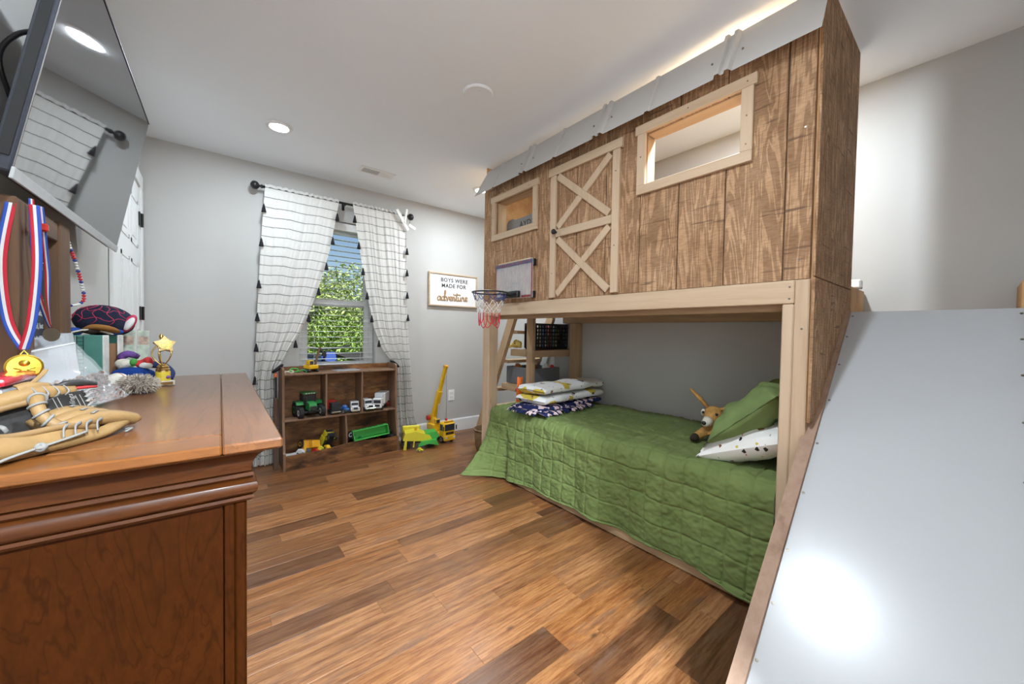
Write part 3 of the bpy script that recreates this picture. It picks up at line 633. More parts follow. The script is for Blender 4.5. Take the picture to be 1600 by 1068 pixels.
slab(-.137, -.0985, -.06, .0145, .005, SL - .075).obj('side_rail', M_rail, sld)
for k, s in enumerate((.14, .68, 1.2, 1.6)): slab(-.098, .369, -.05, -.0125, s, s + .06).obj('cross_batten', M_pine['Y'], sld)
for y_ in (.361, -.09):
    for s in (.03, .165, .335, .53, .74, .95, 1.16, 1.33, 1.49, 1.64):
        p = SA + sd_ * s; MB().lathe([(.0005, -.0006), (.0045, -.0006), (.0045, .0008), (.0005, .001)], 10, Matrix.Translation((p.x, y_, p.z)) @ sn_.to_track_quat('Z', 'Y').to_matrix().to_4x4()).obj('screw', M_screw, sld)

# ================================================================== LADDER
ld = thing('loft_ladder', 'pine step ladder rising to the loft beside the window wall', 'ladder', (2.35, 2.9, 0))
for x0 in (2.09, 2.56):
    MB().prism([(3.225, 0), (3.135, 0), (2.57, 1.24), (2.57, 1.32), (2.625, 1.32)], x0, x0 + .038, 'X').obj('stringer', M_pine['Z'], ld)
for z in (.16, .38, .575, .85, 1.12):
    yc = 3.16 - .5 * z + .02
    MB().cbox(2.1285, 2.5595, yc - .05, yc + .05, z - .015, z + .015, .003).obj('step', M_pine['X'], ld)

# ================================================================== LOWER BED
bed = thing('lower_bed', 'low twin bed under the loft with pine side board', 'bed', (2.18, 1.45, 0))
MB().cbox(1.775, 2.575, .53, 2.36, .03, .30, .01).obj('bed_base', M_ply, bed)
MB().cbox(1.748, 1.772, .50, 2.42, .004, .085, .003).obj('side_board', M_pine['Y'], bed)
MB().cbox(1.775, 2.575, .52, 2.38, .3005, .505, .05, seg=3).obj('mattress', plain('ticking', (.7, .7, .68), .9), bed, True)
def quilt_mat():
    m, N, L, b = nt('olive_quilt_cotton'); setc(b, .85, .2); co = coords(N, L, (1, 1, 1), rand=False)
    n = tex_noise(N, L, co, 7, 5, .6); n2 = tex_noise(N, L, co, 260, 3)
    c = ramp(N, L, n, [(.3, (.118, .158, .048)), (.5, (.145, .190, .060)), (.72, (.17, .218, .074))])
    L.new(c, b.inputs['Base Color']); b.inputs['Sheen Weight'].default_value = .04; b.inputs['Sheen Roughness'].default_value = .4
    bump(N, L, b, n2, .25, .001); return m
M_quilt = quilt_mat()
QW = .86; R_ = .06; TOP = .528
def quilt_pos(u, v):
    """u along the bed (head to foot), v from the wall edge across the top and down the front"""
    Y = lerp(.488, 2.415, u); hem = .03 + .028 * sstep(.25, .55, u) * (1 - sstep(.62, .8, u)) + .035 * sstep(.03, .2, u) * (1 - sstep(.25, .45, u)) + .008 * math.sin(19 * u)
    drop = TOP - R_ - hem; total = QW - R_ + R_ * PI / 2 + drop; s = v * total; stitch = 0
    xf = 1.737
    if s < QW - R_: p = Vector((xf + QW - s, Y, TOP)); n_ = Vector((0, 0, 1)); f = 0
    elif s < QW - R_ + R_ * PI / 2:
        a = (s - (QW - R_)) / R_; p = Vector((xf + R_ - R_ * math.sin(a), Y, TOP - R_ + R_ * math.cos(a))); n_ = Vector((-math.sin(a), 0, math.cos(a))); f = 0
    else: d = s - (QW - R_ + R_ * PI / 2); p = Vector((xf, Y, TOP - R_ - d)); n_ = Vector((-1, 0, 0)); f = d / drop
    # soft sag of the top, drape waves of the front
    q1 = .009 * noise.noise(Vector((p.x * 3.5, Y * 3.5, 1.7))) + .010 * noise.noise(Vector((p.x * 9, Y * 9, p.z * 9))) + .006 * noise.noise(Vector((p.x * 20 + p.z * 9, Y * 22, p.z * 26))) + .0035 * noise.noise(Vector((p.x * 30 - p.z * 26, Y * 48, p.z * 60)))
    wav = f * (.013 * math.sin(Y * 17 + 1.2 * math.sin(Y * 5)) + .014 * noise.noise(Vector((Y * 4, p.z * 2, 5))) - .012)
    # quilting: stitched channels run down from the top, broken by crossing rows
    cy = Y / .095 + .10 * noise.noise(Vector((Y * 4, s * 6, 2))); row = s / .118 + .16 * noise.noise(Vector((Y * 7, s * 4, 8)))
    g = min(abs(cy - round(cy)) * .095, (abs(row - round(row)) * .118 if (s > .45) else 1) * 1.15)
    puff = .0085 * (1 - math.exp(-g / .0045))
    p += n_ * (q1 + puff - wav)
    # the foot corner flares out across the floor
    k = sstep(2.16, 2.41, Y) * f; p.x -= .24 * k ** 2.1; p.y += .03 * k; p.x -= .0 
    fold = math.exp(-((Y - 2.20) / .035) ** 2) * f; p.x += .03 * fold
    if p.z < .006: p.z = .006
    return p
qo = MB().grid(quilt_pos, 640, 380).tube([quilt_pos(i / 200, 1) + Vector((0, 0, .003)) for i in range(201)], .0045, 6).obj('quilt', M_quilt, None, True, fix=False)
tag(qo, 'olive green stitched quilt spread over the lower bed, hanging to the floor', 'quilt')

# pillows
def pillow_mb(w, h, t, seed, flange=0, pinch=.08, n=44, wr=.006):
    mb = MB(); vs = []; idx = {}
    def P(u, v, side):
        U, V = 2 * u - 1, 2 * v - 1; e = (1 - abs(U) ** 3.2) * (1 - abs(V) ** 3.2); e = max(0, e) ** .55
        x = U * w / 2 * (1 - pinch * (1 - abs(V) ** 2) * abs(U)); y = V * h / 2 * (1 - pinch * (1 - abs(U) ** 2) * abs(V))
        z = side * t / 2 * e + wr * e * noise.noise(Vector((x * 14 + seed, y * 14, side * 3))) + wr * 1.6 * e * noise.noise(Vector((x * 5 + seed, y * 16, side * 7)))
        return (x, y, z)
    for side in (1, -1): mb.grid(lambda u, v: P(u, v, side), n, n)
    if flange:
        mb.grid(lambda u, v: ((2 * u - 1) * (w / 2 + flange * .2), h / 2 - .012 + v * flange, .004 * noise.noise(Vector((u * 9, 1, seed))) * v), n, 3)
        mb.grid(lambda u, v: ((2 * u - 1) * (w / 2 + flange * .2), -h / 2 + .012 - v * flange, .004 * noise.noise(Vector((u * 9, 2, seed))) * v), n, 3)
        mb.grid(lambda u, v: (w / 2 - .012 + v * flange, (2 * u - 1) * (h / 2 + flange * .2), .004 * noise.noise(Vector((u * 9, 3, seed))) * v), n, 3)
        mb.grid(lambda u, v: (-w / 2 + .012 - v * flange, (2 * u - 1) * (h / 2 + flange * .2), .004 * noise.noise(Vector((u * 9, 4, seed))) * v), n, 3)
    return mb
def pill(name, label, mb, M, mat): return tag(mb.move(M).obj(name, mat, None, True, fix=False), label, 'pillow')
def basis(o, ex, ey):
    ex = Vector(ex).normalized(); ey = Vector(ey); ey = (ey - ex * ey.dot(ex)).normalized(); ez = ex.cross(ey)
    return Matrix(((ex.x, ey.x, ez.x, o[0]), (ex.y, ey.y, ez.y, o[1]), (ex.z, ey.z, ez.z, o[2]), (0, 0, 0, 1)))
def print_mat():
    m, N, L, b = nt('forest_print_cotton'); setc(b, .9, .15); co = coords(N, L, (1, 1, 1), rand=False)
    col = (.80, .78, .75)
    cur = None
    for k, (sc, thr, c) in enumerate(((10, .24, (.62, .25, .20)), (14, .17, (.03, .03, .03)), (11, .17, (.22, .09, .03)), (18, .12, (.55, .45, .08)), (16, .11, (.30, .34, .28)))):
        mp = N.new('ShaderNodeMapping'); mp.inputs['Location'].default_value = (k * 3.1, k * 1.7, k * .9); L.new(co, mp.inputs[0])
        v = N.new('ShaderNodeTexVoronoi'); v.distance = 'MANHATTAN'; v.inputs['Scale'].default_value = sc; L.new(mp.outputs[0], v.inputs['Vector'])
        lt = N.new('ShaderNodeMath'); lt.operation = 'LESS_THAN'; lt.inputs[1].default_value = thr * 1.3; L.new(v.outputs['Distance'], lt.inputs[0])
        cur = mixc(N, L, lt.outputs[0], cur if cur else col, c)
    L.new(cur, b.inputs['Base Color']); bump(N, L, b, tex_noise(N, L, co, 200), .1, .001); return m
M_print = print_mat()
pill('pillow', 'white pillow printed with small coloured shapes, lowest at the bed head', pillow_mb(.62, .42, .17, 3), basis((2.10, .635, .645), (1, .0, .06), (0, -1, .42)), M_print)
M_sham = plain('olive_sham_cotton', (.165, .225, .080), .85, .2, var=.12, vs=9, bs=.2, bscale=250)
pill('pillow', 'olive green flanged pillow leaning in front of the white printed pillow', pillow_mb(.60, .38, .20, 9, .05, wr=.02), basis((2.115, .645, .755), (1, -.02, .03), (0, -.72, .66)), M_sham)
pill('pillow', 'olive green pillow at the back against the wall side post', pillow_mb(.34, .40, .15, 5, .035), basis((2.42, .60, .82), (.96, -.25, .1), (0, -.55, .83)), M_sham)

# toy deer
M_fawn = plain('tan_plush', (.45, .245, .075), .95, .1, var=.25, vs=40, bs=.8, bscale=320); M_cream = plain('cream_plush', (.72, .66, .55), .95, .1, bs=.6, bscale=300)
dz = .545
DM0 = len(MADE)
deer = thing('toy_deer', 'tan plush toy deer with white muzzle lying beside the green pillow', 'plush toy', (2.2, .92, dz))
db = MB(); H_ = Vector((2.24, .93, .675))
db.ell((2.36, .86, .62), (.16, .075, .075), M=Euler((0, 0, -.4)).to_matrix().to_4x4())
db.tube([(2.30, .89, .63), (2.27, .915, .655), H_], [.06, .045, .045], 12)
db.ell(H_, (.047, .052, .050)); db.tube([H_, H_ + Vector((-.045, .005, -.025)), H_ + Vector((-.07, .008, -.034))], [.046, .030, .022], 12)
for y0, dx in ((.965, 0), (.90, .04)):
    db.tube([(2.29 + dx, y0 - .06, .61), (2.20 + dx, y0 - .01, .585), (2.115 + dx, y0 + .005, .562)], [.038, .028, .022], 10)
do = db.obj('body', M_fawn, deer, True)
rm = do.modifiers.new('blend', 'REMESH'); rm.mode = 'VOXEL'; rm.voxel_size = .007; rm.use_smooth_shade = True
sm = do.modifiers.new('soft', 'SMOOTH'); sm.iterations = 4; sm.factor = .5
MB().tube([H_ + Vector((-.052, .006, -.028)), H_ + Vector((-.083, .009, -.037))], [.030, .019], 12).ell(H_ + Vector((-.078, .009, -.036)), .021, 12, 8).obj('muzzle', M_cream, deer, True)
MB().ell(H_ + Vector((-.096, .010, -.034)), (.010, .013, .011), 12, 8).obj('nose', M_black, deer, True)
for s in (-1, 1):
    MB().ell(H_ + Vector((-.036, .006 + s * .036, .012)), .0075, 10, 6).obj('eye', M_black, deer, True)
MB().tube([H_ + Vector((.0, .03, .035)), H_ + Vector((-.01, .075, .085)), H_ + Vector((-.02, .115, .125)), H_ + Vector((-.022, .125, .135))], [.018, .022, .016, .006], 10, flat=.5).obj('ear', M_fawn, deer, True)
MB().tube([H_ + Vector((.005, -.03, .035)), H_ + Vector((.03, -.075, .05)), H_ + Vector((.06, -.115, .07)), H_ + Vector((.066, -.122, .073))], [.016, .019, .014, .005], 10, flat=.5).obj('ear', M_fawn, deer, True)
MB().ell(H_ + Vector((-.02, .048, .008)), (.012, .012, .020), 10, 6).obj('cheek_tuft', M_cream, deer, True)
for y0, dx in ((.97, 0), (.905, .04)): MB().tube([(2.118 + dx, y0, .562), (2.09 + dx, y0 + .002, .557)], [.023, .017], 10).obj('hoof', plain('dark_plush', (.03, .018, .012), .95), deer, True)

deer.location += Vector((-.055, -.015, .004))

# folded blankets at the foot
def fold_mb(x0, x1, y0, y1, z0, layers, lt, seed, rx=0):
    mb = MB()
    for k in range(layers):
        za = z0 + k * lt
        def f(u, v, za=za, k=k):
            a = 2 * PI * v; ex = (x0 + x1) / 2; hy = (y1 - y0) / 2 * (1 - .03 * k); yc = (y0 + y1) / 2
            c, s_ = math.cos(a), math.sin(a); sq = lambda q, e: math.copysign(abs(q) ** e, q)
            x = lerp(x0, x1, u) + .012 * noise.noise(Vector((v * 5, k, seed))); tt_ = max(.0, min(1, min(u, 1 - u) / .05)); ed = math.sqrt(max(0, 1 - (1 - tt_) ** 2))
            y = yc + hy * sq(c, .55) * (.985 + .015 * ed); z = za + lt / 2 + (lt / 2) * sq(s_, .6) * (.05 + .95 * ed) * (.88 + .30 * noise.noise(Vector((x * 7, y * 7, k + seed))))
            return Vector((x, y + .012 * noise.noise(Vector((x * 6, za * 30, seed))), z + .010 * noise.noise(Vector((x * 4, y * 5, seed))) + .01))
        mb.grid(f, 60, 48)
    return mb
def blanket_mat():
    m, N, L, b = nt('animal_print_cotton'); setc(b, .9, .15); co = coords(N, L, (1, 1, 1), rand=False); cur = (.76, .75, .73)
    for k, (sc, thr, c, st) in enumerate(((6.0, .28, (.62, .47, .07), (1, .45, 1.3)), (7, .17, (.09, .06, .05), (1, .6, 1.4)), (12, .13, (.22, .15, .10), (1, 1, 1)), (15, .10, (.45, .13, .06), (1, 1, 1)), (18, .10, (.05, .05, .05), (1, 1, 1)))):
        mp = N.new('ShaderNodeMapping'); mp.inputs['Location'].default_value = (k * 2.3 + .4, k * 1.1, k * .7); mp.inputs['Scale'].default_value = st
        wn_ = N.new('ShaderNodeTexNoise'); wn_.inputs['Scale'].default_value = 14; L.new(co, wn_.inputs['Vector']); md = N.new('ShaderNodeMixRGB'); md.blend_type = 'ADD'; md.inputs[0].default_value = .09
        L.new(co, md.inputs[1]); L.new(wn_.outputs['Color'], md.inputs[2]); L.new(md.outputs[0], mp.inputs[0])
        v = N.new('ShaderNodeTexVoronoi'); v.inputs['Scale'].default_value = sc; L.new(mp.outputs[0], v.inputs['Vector'])
        lt = N.new('ShaderNodeMath'); lt.operation = 'LESS_THAN'; lt.inputs[1].default_value = thr; L.new(v.outputs['Distance'], lt.inputs[0])
        cur = mixc(N, L, lt.outputs[0], cur, c)
    L.new(cur, b.inputs['Base Color']); bump(N, L, b, tex_noise(N, L, co, 30), .3, .006); return m
def fleece_mat():
    m, N, L, b = nt('navy_pink_fleece'); setc(b, .95, .1); co = coords(N, L, (1, 1, 1), rand=False); v = N.new('ShaderNodeTexVoronoi'); v.inputs['Scale'].default_value = 32; L.new(co, v.inputs['Vector'])
    sp = N.new('ShaderNodeSeparateColor'); L.new(v.outputs['Color'], sp.inputs[0])
    L.new(ramp(N, L, sp.outputs[0], [(.42, (.015, .02, .07)), (.46, (.58, .43, .44)), (.7, (.65, .5, .5)), (.74, (.02, .025, .09))]), b.inputs['Base Color']); bump(N, L, b, tex_noise(N, L, co, 250), .5, .002); return m
M_fleece = fleece_mat()
RB = Matrix.Translation((2.09, 2.03, 0)) @ Matrix.Rotation(.10, 4, 'Z')
fb = thing('fleece_throw', 'folded navy and pink fleece throw with knotted fringe under the white blanket', 'blanket', (2.09, 2.03, .545))
fold_mb(-.36, .42, -.135, .14, .548, 1, .05, 3).move(RB).obj('folded_throw', M_fleece, fb, True, fix=False)
fr_ = MB(); rg = random.Random(5)
for i in range(46):
    x = -.36 + i * .0165; a0 = Vector((x, -.128, .575)); a1 = a0 + Vector((rg.uniform(-.02, .02), -.03 - .02 * rg.random(), -.008)); a2 = a1 + Vector((rg.uniform(-.02, .02), -.02, -.008 - .006 * rg.random()))
    if x < .22: fr_.tube([a0, a1, a2], [.008, .009, .006], 6, flat=.5)
for i in range(16):
    y_ = -.13 + i * .017; a0 = Vector((-.352, y_, .58)); fr_.tube([a0, a0 + Vector((-.035, rg.uniform(-.02, .02), -.008)), a0 + Vector((-.058, rg.uniform(-.03, .03), -.02))], [.008, .009, .006], 6, flat=.5)
fr_.move(RB).obj('fringe', M_fleece, fb, True, fix=False)
tag(fold_mb(-.30, .45, -.135, .15, .592, 2, .072, 8).move(RB).obj('animal_print_blanket', blanket_mat(), None, True, fix=False), 'white folded blanket with yellow animal print on top of the fleece throw', 'blanket')

# ================================================================== THINGS ON THE LADDER-END SHELVES
M_wicker = plain('black_wicker', (.025, .023, .022), .6, var=.3, vs=60)
bk = thing('lattice_basket', 'black open lattice basket holding books on the upper shelf', 'basket', (2.44, 2.67, .966))
bx0, bx1, by0, by1, bz0, bz1 = 2.215, 2.645, 2.455, 2.565, .968, 1.20
MB().cbox(bx0, bx1, by0, by1, bz0, bz0 + .012, .003).obj('basket_base', M_wicker, bk)
for nm, P0, P1, hor in (('front_lattice', (bx0, by0), (bx1, by0), 1), ('back_lattice', (bx0, by1), (bx1, by1), 1), ('side_lattice', (bx0, by0), (bx0, by1), 1), ('side_lattice', (bx1, by0), (bx1, by1), 1)):
    mb = MB(); A_ = Vector((*P0, 0)); B_ = Vector((*P1, 0)); ax = (B_ - A_); n = 13; nn = Vector((-ax.y, ax.x, 0)).normalized()
    for i in range(n + 1): p = A_ + ax * i / n; mb.bar((p.x, p.y, bz0 + .012), (p.x, p.y, bz1), .014, .005, nn)
    for j in range(7): z = bz0 + .02 + j * .034; mb.bar((A_.x, A_.y, z), (B_.x, B_.y, z), .005 if j < 6 else .012, .013 if j < 6 else .02, (0, 0, 1))
    mb.obj(nm, M_wicker, bk)
bkc = [(.10, .16, .09), (.55, .52, .45), (.05, .12, .32), (.62, .60, .56), (.30, .05, .05), (.08, .25, .30), (.60, .50, .15)]
bkl = ['green spined picture book in the lattice basket', 'cream spined book in the lattice basket', 'navy spined book in the lattice basket', 'white spined book in the lattice basket', 'dark red book in the lattice basket', 'teal book in the lattice basket', 'yellow book at the wall end of the lattice basket']
for i, c in enumerate(bkc):
    x = 2.25 + i * .044; b_ = thing('picture_book', bkl[i], 'book', (x, 2.51, .981), 0, 'books in the lattice basket'); hh = .18 + .02 * ((i * 7) % 3)
    T = Matrix.Translation((x, 2.51, .983)) @ Matrix.Rotation(.06 + .03 * (i % 3), 4, 'Y')
    MB().cbox(0, .02, -.042, .042, 0, hh, .002, T).obj('cover', plain('book_cover', c, .45), b_)
    MB().box(.002, .018, -.040, .0425, hh, hh + .001, T).obj('pages', plain('paper', (.75, .73, .68), .8), b_)
Mgf = plain('grey_felt', (.16, .165, .175), .95, .1, var=.15, vs=120, bs=.6, bscale=150)
bn = thing('felt_bin', 'grey fabric bin full of toys on the lower shelf', 'bin', (2.4, 2.7, .641))
MB().cbox(2.215, 2.555, 2.455, 2.83, .641, .653, .004).obj('bin_base', Mgf, bn)
bb_ = MB()
for (a, b2, c, d) in ((2.215, 2.555, 2.455, 2.467), (2.215, 2.555, 2.818, 2.83), (2.215, 2.227, 2.467, 2.818), (2.543, 2.555, 2.467, 2.818)): bb_.cbox(a, b2, c, d, .653, .80, .003)
bb_.obj('bin_wall', Mgf, bn)
for i, (c, x, y_, l) in enumerate(((( .5, .06, .04), 2.30, 2.55, 'red toy block poking out of the grey felt bin'), ((.04, .04, .05), 2.36, 2.66, 'black toy car poking out of the grey felt bin'), ((.7, .68, .65), 2.47, 2.56, 'white toy car near the front of the grey felt bin'), ((.55, .2, .03), 2.28, 2.74, 'orange toy block at the back of the grey felt bin'), ((.6, .05, .04), 2.515, 2.52, 'red ball beside the white toy car in the felt bin'))):
    t = thing('bin_toy', l, 'toy', (x, y_, .70), 0, 'toys in the felt bin')
    if i == 4: MB().ell((x, y_, .80), .022).obj('ball', plain('toy_paint', c, .3), t, True); continue
    T = TR((x, y_, .765), (.2 * i, .15, .7 * i)); MB().cbox(-.04, .04, -.022, .022, 0, .045, .008, T).obj('toy_body', plain('toy_paint', c, .3), t)
    MB().cbox(-.02, .025, -.019, .019, .045, .065, .006, T).obj('toy_cab', plain('toy_paint2', [min(1, q + .1) for q in c], .3), t)
    for sx in (-.024, .024): MB().cyl(T @ Vector((sx, -.026, 0.004)), T @ Vector((sx, .026, .004)), .011, n=10).obj('toy_axle', M_black, t)
Myl = plain('yellow_plush', (.62, .47, .12), .9, var=.15, vs=30, bs=.4, bscale=200)
bn2 = thing('toy_fish', 'yellow soft toy fish lying on the upper shelf beside the lattice basket', 'plush toy', (2.187, 2.66, .966))
MB().tube([(2.185, 2.59, .985), (2.187, 2.615, 1.01), (2.187, 2.65, 1.015), (2.187, 2.70, 1.0), (2.187, 2.73, .99)], [.012, .032, .04, .022, .006], 10).obj('fish_body', Myl, bn2, True)
MB().prism([(2.72, .985), (2.755, .97), (2.75, 1.02)], 2.182, 2.192, 'X').obj('fish_tail', Myl, bn2); MB().ell((2.150, 2.63, 1.02), .006, 8, 6).obj('eye', M_black, bn2, True)
tu = thing('foam_tube', 'bright orange foam tube standing at the foot of the bed', 'toy', (2.073, 2.48, .0)); Mor = plain('orange_foam', (.85, .16, .01), .6, var=.05)
MB().tube([(2.075, 2.515, .02), (2.072, 2.465, .60), (2.07, 2.452, .735)], .024, 14).obj('tube_body', Mor, tu, True); MB().tube([(2.07, 2.452, .7355), (2.0698, 2.4517, .739)], .013, 10).obj('tube_hole', plain('dark_orange', (.35, .05, .01), .7), tu)
cp = thing('toy_mallet', 'red toy mallet standing upright beside the orange tube', 'toy', (2.125, 2.535, 0)); MB().lathe([(.001, 0), (.03, 0), (.03, .02), (.018, .035), (.001, .038)], 16, TR((2.125, 2.535, .60))).obj('mallet_head', plain('crimson', (.5, .02, .05), .4), cp, True)
MB().cyl((2.125, 2.535, 0), (2.125, 2.535, .60), .012, n=10).obj('mallet_stick', plain('crimson_stick', (.3, .02, .03), .5), cp)
wb = thing('wicker_basket', 'small brown wicker basket on the floor behind the bed end', 'basket', (1.94, 2.72, 0)); Mwk = plain('brown_wicker', (.18, .10, .045), .8, var=.4, vs=80, bs=.8, bscale=90)
MB().lathe([(.09, 0), (.12, .12), (.13, .25), (.125, .255), (.118, .25), (.108, .12), (.08, .012)], 24, TR((1.94, 2.72, .005))).obj('basket_wall', Mwk, wb, True)
MB().tube([(1.94 + .13 * math.cos(a), 2.72 + .13 * math.sin(a), .257) for a in [2 * PI * i / 24 for i in range(24)]], .009, 6, closed=True).obj('basket_rim', Mwk, wb, True)
# ================================================================== WALL SIGN
def crom(pts, n=6):
    out = []; P = [Vector(p) for p in pts]
    for i in range(len(P) - 1):
        a, b_, c, d = P[max(i - 1, 0)], P[i], P[i + 1], P[min(i + 2, len(P) - 1)]
        for k in range(n):
            t = k / n; out.append(.5 * ((2 * b_) + (c - a) * t + (2 * a - 5 * b_ + 4 * c - d) * t * t + (3 * b_ - a - 3 * c + d) * t ** 3))
    return out + [P[-1]]
sg_ = thing('wall_sign', 'white framed sign with black capitals and gold script on the back wall', 'sign', (2.105, YB - .015, 1.39))
Mfr = wood('oak_frame', (.42, .30, .19), (.52, .39, .26), (.58, .45, .31), axis='X', fine=50, knots=False, var=.04)
sx0, sx1, sz0, sz1 = 1.803, 2.408, 1.389, 1.747
MB().box(sx0 + .012, sx1 - .012, YB - .018, YB - .001, sz0 + .012, sz1 - .012).obj('sign_panel', plain('sign_white', (.80, .80, .79), .6, var=.01), sg_)
for (a, b_, c, d) in ((sx0, sx1, sz0, sz0 + .014), (sx0, sx1, sz1 - .014, sz1), (sx0, sx0 + .014, sz0 + .014, sz1 - .014), (sx1 - .014, sx1, sz0 + .014, sz1 - .014)):
    MB().cbox(a, b_, YB - .03, YB - .001, c, d, .0015).obj('frame_strip', Mfr, sg_)
def wallM(x, z, y): return Matrix(((1, 0, 0, x), (0, 0, -1, y), (0, 1, 0, z), (0, 0, 0, 1)))
Mlet = plain('print_black', (.03, .03, .035), .6)
text_mb('BOYS WERE', .058, wallM(2.115, 1.655, YB - .0195), .0005, space=1.12, bold=.0012).obj('lettering', Mlet, sg_)
text_mb('MADE FOR', .058, wallM(2.108, 1.594, YB - .0195), .0005, space=1.12, bold=.0012).obj('lettering', Mlet, sg_)
G = {'a': [[(.8, .75), (.5, 1), (.12, .7), (.1, .25), (.35, 0), (.68, .35), (.82, .95), (.78, .35), (.92, .02), (1.12, .2)]],
     'd': [[(.8, .7), (.5, .95), (.12, .65), (.1, .22), (.35, 0), (.66, .3), (1.0, 1.4), (1.1, 2.2), (.95, 2.45), (.82, 2.1), (.78, 1.0), (.82, .2), (.98, 0), (1.15, .2)]],
     'v': [[(.0, .75), (.15, .95), (.3, .8), (.42, .1), (.5, 0), (.7, .5), (.82, .95), (1.0, .8)]],
     'e': [[(.0, .3), (.45, .45), (.7, .75), (.5, 1), (.2, .75), (.18, .25), (.45, 0), (.8, .2)]],
     'n': [[(.0, .7), (.14, .95), (.2, .5), (.18, .02), (.3, .6), (.55, .98), (.68, .7), (.66, .2), (.8, .0), (1.0, .25)]],
     't': [[(.0, .2), (.3, 1.1), (.42, 1.9), (.34, .9), (.34, .2), (.5, -.02), (.75, .25)], [(-.55, 1.62), (-.3, 1.45), (.3, 1.5), (.9, 1.55), (1.4, 1.5)]],
     'u': [[(.0, .6), (.12, .95), (.14, .3), (.35, 0), (.65, .35), (.75, .95), (.75, .3), (.9, 0), (1.1, .25)]],
     'r': [[(.0, .4), (.2, 1.0), (.32, .85), (.55, .85), (.55, .4), (.68, 0), (.85, .25)]]}
cur = MB(); xo = 0; s_ = .044
adv = {'a': 1.02, 'd': 1.06, 'v': .92, 'e': .74, 'n': .92, 't': .66, 'u': 1.02, 'r': .8}
for ch in 'adventure':
    for st in G[ch]:
        pts = crom([(p[0] + xo, p[1], 0) for p in st], 6)
        cur.tube([(1.905 + p.x * s_ * 1.08, YB - .0205, 1.452 + p.y * s_ + p.x * s_ * .02) for p in pts], .0062, 6, flat=1)
    xo += adv[ch]
cur.obj('script_lettering', plain('gold_wood', (.42, .26, .13), .5, var=.1), sg_, True)

# ================================================================== BASKETBALL HOOP
hp = thing('basketball_hoop', 'mini basketball hoop with clear backboard and tricolour net on the barn front', 'hoop', (1.62, 2.1, 1.2))
m_, N_, L_, b__ = nt('clear_printed_board'); setc(b__, .12, .5)
co_ = coords(N_, L_, (1, 1, 1), rand=False); b__.inputs['Base Color'].default_value = (.80, .80, .82, 1); b__.inputs['Alpha'].default_value = .30; M_board = m_
MB().cbox(1.695, 1.70, 1.897, 2.318, 1.358, 1.62, .002).obj('backboard', M_board, hp)
Mred = plain('red_print', (.26, .05, .055), .4, var=.4, vs=60); Mblu = plain('blue_print', (.07, .075, .15), .4, var=.4, vs=60); Mwht = plain('net_white', (.80, .79, .78), .8)
for (a, b_, c, d, mt) in ((1.90, 2.315, 1.592, 1.617, Mblu), (1.90, 1.910, 1.362, 1.591, Mred), (2.306, 2.315, 1.362, 1.591, Mred), (1.915, 2.01, 1.362, 1.378, Mred), (2.20, 2.299, 1.362, 1.378, Mblu)):
    MB().box(1.6935, 1.6948, a, b_, c, d).obj('printed_border', mt, hp)
rg = random.Random(3); pz = MB()
for i in range(26):
    y_ = rg.uniform(1.92, 2.29); z_ = rg.uniform(1.597, 1.612); pz.box(1.6925, 1.6934, y_, y_ + rg.uniform(.008, .02), z_ - .004, z_ + .003)
pz.obj('printed_marks', Mred, hp)
for (y_, z_) in ((1.897, 1.575), (1.897, 1.358), (2.29, 1.575), (2.29, 1.358)): MB().cbox(1.7005, 1.729, y_, y_ + .028, z_, z_ + .045, .003).obj('mount_block', M_black, hp)
MB().cbox(1.70, 1.725, 1.925, 2.29, 1.61, 1.63, .002).obj('top_bar', M_ptrim['Y'], hp)
RC = Vector((1.492, 2.105, 1.387)); RR = .118
MB().tube([RC + Vector((RR * math.cos(a), RR * math.sin(a), 0)) for a in [2 * PI * i / 36 for i in range(36)]], .0052, 8, closed=True).obj('rim', M_black, hp, True)
MB().cbox(1.665, 1.6948, 2.02, 2.19, 1.365, 1.41, .004).obj('rim_bracket', M_black, hp)
MB().tube([(1.68, 2.04, 1.39), (1.60, 2.07, 1.389)], .006, 8).tube([(1.68, 2.17, 1.39), (1.60, 2.14, 1.389)], .006, 8).tube([(1.685, 2.105, 1.375), (1.612, 2.105, 1.386)], .008, 8).obj('rim_arm', M_black, hp, True)
def net_ring(z0, r0, z1, r1, n, off, lv):
    mb = MB()
    for i in range(n):
        for s in (-1, 1):
            a0 = 2 * PI * (i + off) / n; a1 = 2 * PI * (i + off + s * .5) / n
            p0 = RC + Vector((r0 * math.cos(a0), r0 * math.sin(a0), z0)); p1 = RC + Vector((r1 * math.cos(a1), r1 * math.sin(a1), z1)); mb.tube([p0, (p0 + p1) / 2 + Vector((0, 0, -.004)), p1], .0022, 5)
    return mb
net = net_ring(0, .116, -.055, .098, 8, 0, 0).obj('net', plain('net_blue', (.04, .06, .25), .8), hp, True)
net_ring(-.055, .098, -.105, .082, 8, .5, 0).obj('net', Mwht, hp, True); net_ring(-.105, .082, -.14, .074, 8, 0, 0).obj('net', Mwht, hp, True)
nr = MB(); Mr2 = plain('net_red', (.62, .03, .05), .8)
for i in range(8):
    a0 = 2 * PI * (i + .5) / 8; a1 = a0 + 2 * PI / 8; p0 = RC + Vector((.074 * math.cos(a0), .074 * math.sin(a0), -.135)); p1 = RC + Vector((.074 * math.cos(a1), .074 * math.sin(a1), -.135)); dz_ = -.075 - .03 * ((i * 5) % 3) / 2
    nr.tube(crom([p0, p0 * .9 + p1 * .1 + Vector((0, 0, dz_ * .7)), (p0 + p1) / 2 + Vector((0, 0, dz_)), p0 * .1 + p1 * .9 + Vector((0, 0, dz_ * .7)), p1], 5), .003, 5)
nr.obj('net', Mr2, hp, True)

